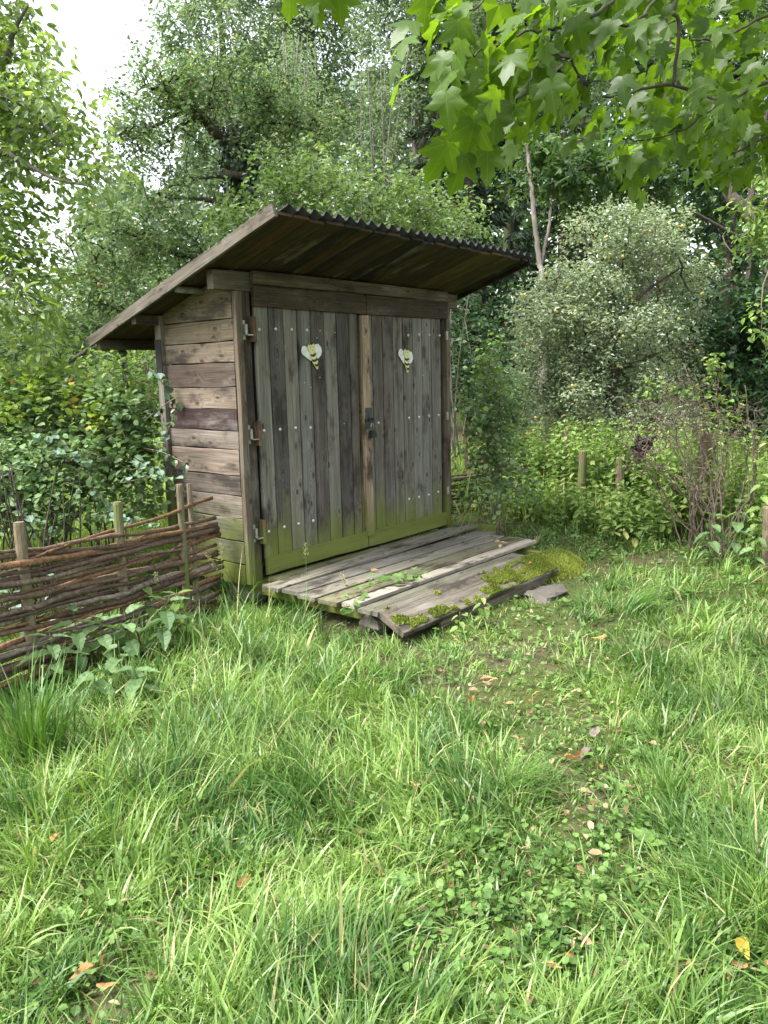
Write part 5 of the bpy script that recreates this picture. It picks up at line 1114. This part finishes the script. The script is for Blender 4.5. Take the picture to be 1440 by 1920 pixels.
# ------------------------------------------------------------------ grass
def footprint(x, y, m=0.0):
    """True where the deck, the shed or the mossy plank stands"""
    a = (x > -0.02 - m) & (x < 2.74 + m) & (y > -0.05 - m) & (y < .95 + m)
    b_ = (x > 0.0 - m) & (x < 2.55 + m) & (y > -1.56 - m) & (y < 0)
    c = ((x - 2.28) / .36) ** 2 + ((y + 1.42) / .20) ** 2 < 1
    d = ((x - 1.62) / .24) ** 2 + ((y + 1.78) / .15) ** 2 < 1
    return a | b_ | c | d
PATH = np.array([ground_pt(1010, 1180)[:2], ground_pt(960, 1290)[:2], ground_pt(1060, 1420)[:2], ground_pt(1120, 1560)[:2], ground_pt(1000, 1750)[:2]])
def path_dist(x, y):
    best = np.full(x.shape, 9.0)
    for a, b_ in zip(PATH[:-1], PATH[1:]):
        ab = b_ - a; t = np.clip(((x - a[0]) * ab[0] + (y - a[1]) * ab[1]) / (ab @ ab), 0, 1)
        best = np.minimum(best, np.hypot(x - a[0] - t * ab[0], y - a[1] - t * ab[1]))
    return best
SOIL = [(*ground_pt(215, 1890)[:2], .17), (*ground_pt(1250, 1365)[:2], .10), (*ground_pt(1060, 1560)[:2], .09), (*ground_pt(930, 1240)[:2], .10), (*ground_pt(1400, 1850)[:2], .10)]
TALL = [(*ground_pt(470, 1200)[:2], .60, .10), (*ground_pt(470, 1430)[:2], .40, .07), (*ground_pt(1420, 1330)[:2], .5, .05), (*ground_pt(940, 1480)[:2], .25, .05), (*ground_pt(200, 1500)[:2], .3, .05), (*ground_pt(1420, 1650)[:2], .3, .06)]
def grass_h(x, y):
    h = 0.040 + 0.055 * vnoise(x, y, 2.3, 21) + .035 * vnoise(x, y, 6.0, 22)
    for cx, cy_, r, a in TALL: h = h + a * np.exp(-((x - cx) ** 2 + (y - cy_) ** 2) / r ** 2)
    dk = np.hypot(np.clip(np.maximum(.25 - x, x - 2.6), 0, 9), np.clip(np.maximum(-1.6 - y, y), 0, 9)); h = h * (.45 + .55 * np.clip(dk / .9, 0, 1))
    p = path_dist(x, y); h = h * (0.42 + .58 * np.clip((p - .10) / .45, 0, 1))
    return h
def grass_density(x, y):
    p = path_dist(x, y); f = .8 + .2 * np.clip((p - .05) / .35, 0, 1)
    for cx, cy_, r in SOIL: f = f * np.clip((np.hypot(x - cx, y - cy_) / r - .5) * 1.4, .0, 1)
    shade = np.clip((x - 2.6) / .8, 0, 1) * np.clip((y + 3.0) / .8, 0, 1)                       # ground ivy takes over beyond the deck
    return f * (1 - .65 * shade)
def blades(x, y, L, W, ang, a0, a1, segs):
    n = len(x); t = np.arange(segs + 1) / segs; z0 = gz(x, y) - .01
    ang_t = a0[:, None] + (a1 - a0)[:, None] * ((np.arange(segs) + .5) / segs)[None]; sl = (L / segs)[:, None]
    hor = np.concatenate([np.zeros((n, 1)), np.cumsum(np.sin(ang_t) * sl, 1)], 1); ver = np.concatenate([np.zeros((n, 1)), np.cumsum(np.cos(ang_t) * sl, 1)], 1)
    ver = np.maximum(ver, .012 * t[None])
    C = np.stack([x[:, None] + np.cos(ang)[:, None] * hor, y[:, None] + np.sin(ang)[:, None] * hor, z0[:, None] + ver], -1)
    tw = ang + math.pi / 2 + rng.normal(0, .5, n); wv = np.stack([np.cos(tw), np.sin(tw), rng.normal(0, .25, n)], -1)
    prof = np.array([.75, 1.0, .85, .55, .3][:segs]) if segs == 4 else np.array([.8, 1.0, .6])
    rows = C[:, :segs]; wd = W[:, None] * prof[None]
    Lf = rows - wv[:, None, :] * wd[..., None] / 2; Rt = rows + wv[:, None, :] * wd[..., None] / 2
    V = np.concatenate([np.stack([Lf, Rt], 2).reshape(n, segs * 2, 3), C[:, segs:]], 1); m = segs * 2 + 1
    base = (np.arange(n) * m)[:, None]; Q = []
    for s in range(segs - 1): Q.append(base + np.array([[2 * s, 2 * s + 1, 2 * s + 3, 2 * s + 2]]))
    return V.reshape(-1, 3), [np.concatenate(Q), base + np.array([[2 * segs - 2, 2 * segs - 1, 2 * segs]])]
def scatter(n, r0, r1, half, power=1.0):
    """points on the ground in the sector before the camera; density falls with distance"""
    r = np.exp(rng.uniform(math.log(r0), math.log(r1), n)) if power == 1 else r0 + (r1 - r0) * rng.uniform(0, 1, n) ** power
    a = rng.uniform(-half, half, n); dv = np.cos(a)[:, None] * HF[None, :2] + np.sin(a)[:, None] * HR[None, :2]
    return CAM[0] + dv[:, 0] * r, CAM[1] + dv[:, 1] * r, r
def near_grass():
    G = Geo()
    # loose blades
    x, y, r = scatter(146000, .9, 9.0, .72); k = ~footprint(x, y) & (rng.random(len(x)) < grass_density(x, y)); x, y, r = x[k], y[k], r[k]
    flow = vnoise(x, y, 1.1, 31) * 12.0
    # tufts
    tx, ty, trr = scatter(5800, .9, 9.0, .72); kk = ~footprint(tx, ty, .04) & (rng.random(len(tx)) < grass_density(tx, ty)); tx, ty, trr = tx[kk], ty[kk], trr[kk]
    nb = rng.integers(12, 30, len(tx)); i = np.repeat(np.arange(len(tx)), nb); ph = rng.uniform(0, 6.283, len(i)); rad = np.abs(rng.normal(0, .028, len(i)))
    x2 = tx[i] + np.cos(ph) * rad; y2 = ty[i] + np.sin(ph) * rad; k2 = ~footprint(x2, y2, .02); x2, y2, ph, i = x2[k2], y2[k2], ph[k2], i[k2]
    tm = rng.uniform(.75, 1.75, len(tx))[i]
    flop = (rng.random(len(tx)) < .4)[i]; fdir = (vnoise(tx, ty, .8, 33) * 9 + rng.normal(0, .6, len(tx)))[i]            # tufts that have flopped over to one side
    ph = np.where(flop, fdir + rng.normal(0, .35, len(i)), ph); tm = np.where(flop, tm * 1.25, tm)
    for (X, Y, ang, mul, tuft) in ((x, y, flow + rng.normal(0, 1.2, len(x)), 1.0, False), (x2, y2, ph + rng.normal(0, .5, len(x2)), tm, True)):
        h = grass_h(X, Y) * mul; n = len(X); L = h * rng.uniform(.65, 1.75, n) * 1.08; W = np.where(tuft, .0062, .0056) * np.exp(rng.normal(0, .4, n)) * (1 + .8 * np.clip(np.hypot(X - CAM[0], Y - CAM[1]) - 4, 0, 5) / 5)
        lay = rng.random(n) < (.5 if not tuft else .2)
        if tuft: lay = lay | (flop & (rng.random(n) < .6))
        a0 = np.where(lay, rng.uniform(.8, 1.45, n), np.abs(rng.normal(.3, .25, n))); a1 = a0 + np.abs(rng.normal(.75 if not tuft else .95, .45, n)); a1 = np.minimum(a1, 2.5)
        d = np.hypot(X - CAM[0], Y - CAM[1]); nr = d < 2.6
        for sel, sg in ((nr, 4), (~nr, 3)):
            V, F = blades(X[sel], Y[sel], L[sel], W[sel], ang[sel], a0[sel], a1[sel], sg); G.add(V, *F)
    o = link('grass', G.mesh('grass', MT['grass'])); tag(o, 'lush uneven green grass covering the foreground', 'grass', None, 'stuff')
near_grass()
def meadow():
    G = Geo(); n = 46000; x, y, r = scatter(n, 8.0, 34, .75); h = .35 + .3 * vnoise(x, y, .5, 41)
    k = ~footprint(x, y) & ~((x > 2.8) & (x < 4.2) & (y > -3.5) & (y < 1.5)) ; x, y, r, h = x[k], y[k], r[k], h[k]; n = len(x)
    dx = (x - CAM[0]) * HR[0] + (y - CAM[1]) * HR[1]; dy = (x - CAM[0]) * HF[0] + (y - CAM[1]) * HF[1]
    k = (dx / dy > -.62) & ~((dx / dy > .05) & (dy > 17)); x, y, r, h = x[k], y[k], r[k], h[k]; n = len(x)
    V, F = blades(x, y, h * rng.uniform(.6, 1.4, n), .006 + .0011 * r * rng.uniform(.6, 1.4, n), rng.uniform(0, 6.28, n), np.abs(rng.normal(.15, .15, n)), np.abs(rng.normal(.8, .4, n)), 3); G.add(V, *F)
    o = link('meadow_grass', G.mesh('meadow_grass', MT['meadow'])); tag(o, 'sunlit tall meadow grass beyond the hedges', 'grass', None, 'stuff')
meadow()
# low herbs: ground ivy, violets, clover between the blades
def herbs():
    x, y, r = scatter(16000, 1.0, 9.5, .62); sh = np.clip((x - 2.3) / .8, 0, 1) * np.clip((y + 3.3) / .8, 0, 1)
    pr = .07 + .7 * sh + .12 * (vnoise(x, y, 1.6, 51) > .6) + .22 * (path_dist(x, y) < .5); k = (rng.random(len(x)) < pr) & ~footprint(x, y, .02); x, y, sh = x[k], y[k], sh[k]
    i = np.repeat(np.arange(len(x)), 4); n = len(i); px, py = x[i] + rng.normal(0, .035, n), y[i] + rng.normal(0, .035, n); z = gz(px, py) + .015 + np.abs(rng.normal(0, .035, n)) + .05 * sh[i] * rng.random(n)
    k = ~footprint(px, py, .0); px, py, z = px[k], py[k], z[k]; n = len(px)
    d = randn(n); d[:, 2] *= .3; s = rng.uniform(.012, .034, n) * (1 + .35 * np.clip((np.hypot(px - CAM[0], py - CAM[1]) - 4) / 4, 0, 1)); V, F = leaves_geo(np.column_stack([px, py, z]), d, randn(n, .4) + np.array([[0, 0, 1]]), s, s * 1.0, T_OVAL)
    o = link('ground_herbs', mesh_np('ground_herbs', V, F, MT['herb'])); tag(o, 'low round-leaved ground ivy and clover among the grass', 'herbs', None, 'stuff')
herbs()
# countable tussocks of long grass
def tussock(px, py, n, L, W, label, spread=.06, bend=1.0, d0=None):
    c = ground_pt(px, py); ph = rng.uniform(0, 6.283, n); rad = np.abs(rng.normal(0, spread, n)); x = c[0] + np.cos(ph) * rad; y = c[1] + np.sin(ph) * rad
    ang = ph + rng.normal(0, .5, n) if d0 is None else d0 + rng.normal(0, .6, n)
    V, F = blades(x, y, L * rng.uniform(.55, 1.15, n), W * rng.uniform(.7, 1.2, n), ang, np.abs(rng.normal(.18, .15, n)), np.abs(rng.normal(bend, .4, n)), 4)
    o = link('grass_tussock', mesh_np('grass_tussock', V - c, F, MT['tuft'])); o.location = c; tag(o, label, 'grass tuft', 'long grass tufts')
tussock(62, 1420, 190, .50, .0090, 'tall upright broad-bladed grass tuft at the left edge', .11, .75)
tussock(960, 1490, 260, .30, .0040, 'dark arching grass tuft in the middle beside the trodden path', .10, 1.7, math.atan2(-HR[1], -HR[0]) + 2.6)
tussock(1250, 1500, 130, .26, .0042, 'upright grass tuft right of the trodden path', .07, .9)
tussock(1420, 1720, 230, .40, .0045, 'long spreading grass tuft at the lower right edge', .10, 1.3)
tussock(1190, 1150, 240, .34, .0050, 'long combed-over grass tuft in front of the bare bush', .12, 1.9, math.atan2(HR[1], HR[0]))
tussock(560, 1150, 120, .27, .0050, 'tall grass tuft against the deck edge', .09, .9)
tussock(450, 1130, 170, .38, .0050, 'tall grass tuft under the shed corner', .10, .8)
tussock(200, 1590, 70, .22, .0046, 'small bright grass tuft in the lower left', .05, .6)
# grass stalks with seed heads
def stalk(px, py, h, label):
    c = ground_pt(px, py); o = empty('grass_stalk', c, label, 'grass stalk', 'seeding grass stalks by the deck'); ln = rng.normal(0, .08, 2); t = np.linspace(0, 1, 7)
    S = np.column_stack([ln[0] * t ** 2, ln[1] * t ** 2, h * t]); G = Geo(); tube(G, S, np.linspace(.002, .001, 7), 4); link('stem', G.mesh('stem', MT['grass'], True), o)
    n = 46; f = rng.uniform(.78, 1, n); P = np.column_stack([np.interp(f, t, S[:, j]) for j in range(3)]) + randn(n, .008); d = randn(n, .5); d[:, 2] += .8
    V, F = leaves_geo(P, d, randn(n), rng.uniform(.012, .024, n), .007, T_RHOMB); link('seed_head', mesh_np('seed_head', V, F, seed_m), o)
seed_m = leaf_mat('seed_head', (0.34, 0.36, 0.18), (0.46, 0.44, 0.26), .3, .6, .2)
stalk(576, 1130, .47, 'tall grass stalk with a seed head against the green door rail'); stalk(440, 1165, .52, 'seeding grass stalk in front of the shed corner'); stalk(420, 1175, .62, 'tallest seeding stalk beside the fence end')
stalk(660, 1150, .30, 'short seeding stalk at the deck edge'); stalk(300, 1200, .50, 'seeding stalk before the wattle fence')

# ------------------------------------------------------------------ bindweed runner on the deck, fallen leaves
run = empty('creeper', (0.2, -1.1, .06), 'green creeper with small leaves trailing over the deck planks', 'creeper'); rO = np.array(run.location)
R = smooth_path(np.array([(-.10, -1.18, .0), (.05, -1.08, .075), (.25, -1.00, .09), (.45, -1.02, .10), (.62, -1.07, .10), (.72, -1.10, .10)]), 6); G = Geo(); tube(G, R, .003, 4); link('stem', G.mesh('stem', MT['stem'], True, rO), run)
n = 60; k = rng.integers(0, len(R), n); d = randn(n); d[:, 2] *= .3
leaf_objects(run, R[k] + np.column_stack([rng.normal(0, .04, n), rng.normal(0, .04, n), np.abs(rng.normal(.015, .02, n))]), d, randn(n, .35) + np.array([[0, 0, 1]]), rng.uniform(.04, .07, n), [mesh_np('leaf', T_OVAL[0] * np.array([1, .9, 1.2]), T_OVAL[1], MT['herb'])])
def dry_mesh(seed, curl):
    V, F = serrated_template(seed, .26, 4); V = V.copy(); V[:, 2] = curl * (V[:, 1] ** 2) * 3 + .25 * curl * (V[:, 0] - .5) ** 2 + .02 * np.sin(V[:, 0] * 11); return V, F
DRY = {m: [mesh_np('dry_leaf', *dry_mesh(i, c), MT[m]) for i, c in enumerate((.9, 1.5, -.8))] for m in ('deadleaf', 'tanleaf', 'greyleaf', 'yellowleaf')}
def dry(p, s, m, label, group='fallen leaves in the grass', zoff=.05):
    a = random.uniform(0, 6.28); x, y, z = frame((math.cos(a), math.sin(a), random.uniform(-.25, .3)), (random.uniform(-.4, .4), random.uniform(-.4, .4), 1)); p = np.array(p) + [0, 0, zoff]
    o = link('dry_leaf', DRY[m][rng.integers(3)], None, mat4(x * s, y * s, z * s, p)); tag(o, label, 'leaf', group)
for px, py in [(170, 1845), (183, 1870), (178, 1840), (60, 1590), (100, 1600), (240, 1425), (130, 1468), (1010, 1316), (1000, 1330), (980, 1410), (1058, 1440), (1080, 1438), (1122, 1453), (1060, 1222), (1110, 1212), (1270, 1288), (1082, 1835), (1020, 1845), (1300, 1850), (1355, 1855), (1400, 1840), (790, 1490), (690, 1580), (1240, 1840), (1120, 1210), (450, 1700), (1430, 1838), (885, 1320), (1315, 1505)]:
    dry(ground_pt(px, py), random.uniform(.045, .075), 'deadleaf', 'small dry orange-brown leaf ' + ('in the lower left grass' if px < 600 else 'in the lower right grass' if py > 1700 else 'on and beside the trodden path'))
for px, py in [(905, 1288), (920, 1292), (934, 1290), (915, 1284)]: dry(ground_pt(px, py), .065, 'tanleaf', 'dry tan leaf of the small heap on the trodden path')
dry(ground_pt(1112, 1400), .10, 'greyleaf', 'curled grey leaf standing in the trodden path'); dry(ground_pt(1105, 1412), .09, 'greyleaf', 'curled grey leaf lying flat beside the standing one', zoff=.03)
dry(ground_pt(1385, 1803), .075, 'yellowleaf', 'bright yellow leaf in the lower right grass', zoff=.07)
for k_ in range(3): dry((2.05 + .03 * k_, -1.04 + .03 * k_, .075), .07, 'tanleaf', 'dry tan leaf lying on the pale deck plank', 'fallen leaves on the deck', .012 + .006 * k_)
dry((0.75, -.62, .055), .06, 'deadleaf', 'brown leaf lying on the middle deck planks', 'fallen leaves on the deck', .008); dry((0.35, -.72, .055), .05, 'tanleaf', 'small tan leaf near the left deck edge', 'fallen leaves on the deck', .008); dry((1.75, -1.5, .03), .06, 'deadleaf', 'brown leaf on the mossy plank', 'fallen leaves on the deck', .02); dry((2.66, -.03, .06), .07, 'tanleaf', 'tan leaf in the far corner of the deck by the door', 'fallen leaves on the deck', .01)

# half-hidden litter of brown flakes and bits of straw between the blades
def litter():
    x, y, r = scatter(3600, 1.0, 7.5, .6); k = ~footprint(x, y, .01) & (rng.random(len(x)) < .35 + .6 * (path_dist(x, y) < .5)); x, y = x[k], y[k]; n = len(x)
    d = randn(n); d[:, 2] *= .25; L = rng.uniform(.015, .06, n); W = np.where(rng.random(n) < .5, L * .5, .004)
    V, F = leaves_geo(np.column_stack([x, y, gz(x, y) + rng.uniform(.01, .05, n)]), d, randn(n, .5) + np.array([[0, 0, 1]]), L, W, T_OVAL)
    m = leaf_mat('litter', (0.22, 0.13, 0.06), (0.42, 0.34, 0.20), .1, .8, .2, 9.0)
    o = link('leaf_litter', mesh_np('leaf_litter', V, F, m)); tag(o, 'brown bits of dead leaf and straw half hidden in the grass', 'litter', None, 'stuff')
litter()

# broad-leaved weeds in the lawn
for px, py, k_, sz, lab in [(745, 1690, 7, .085, 'low broad-leaved weed in the middle of the lower lawn'), (905, 1590, 6, .075, 'low broad-leaved weed at the foot of the dark arching tuft'), (300, 1560, 6, .07, 'low broad-leaved weed left of the lawn middle'), (1210, 1600, 6, .075, 'low broad-leaved weed right of the trodden path'), (560, 1830, 7, .075, 'low broad-leaved weed near the bottom, left of the middle'),
                            (1330, 1830, 6, .075, 'low broad-leaved weed in the lower right corner'), (620, 1480, 6, .07, 'low broad-leaved weed in the middle of the lawn'), (120, 1740, 6, .07, 'low broad-leaved weed in the lower left'), (1060, 1140, 7, .08, 'broad-leaved weed beside the flat stone at the deck'), (1290, 1120, 7, .09, 'broad-leaved weed before the bare bush')]:
    c = ground_pt(px, py); o = empty('lawn_weed', c, lab, 'weed', 'broad-leaved lawn weeds'); a = random.uniform(0, 6)
    for j in range(k_):
        a += 2.4 * random.uniform(.8, 1.2); el = random.uniform(.35, 1.0); d = np.array([math.cos(a), math.sin(a), el]); x, y, z = frame(d, np.array([-d[0] * .6, -d[1] * .6, 1])); s_ = sz * random.uniform(.7, 1.2)
        link('leaf', SERM['herb'][rng.integers(4)], o, mat4(x * s_ * .8, y * s_ * 1.1, z * s_, np.array([d[0] * .01, d[1] * .01, .035])))
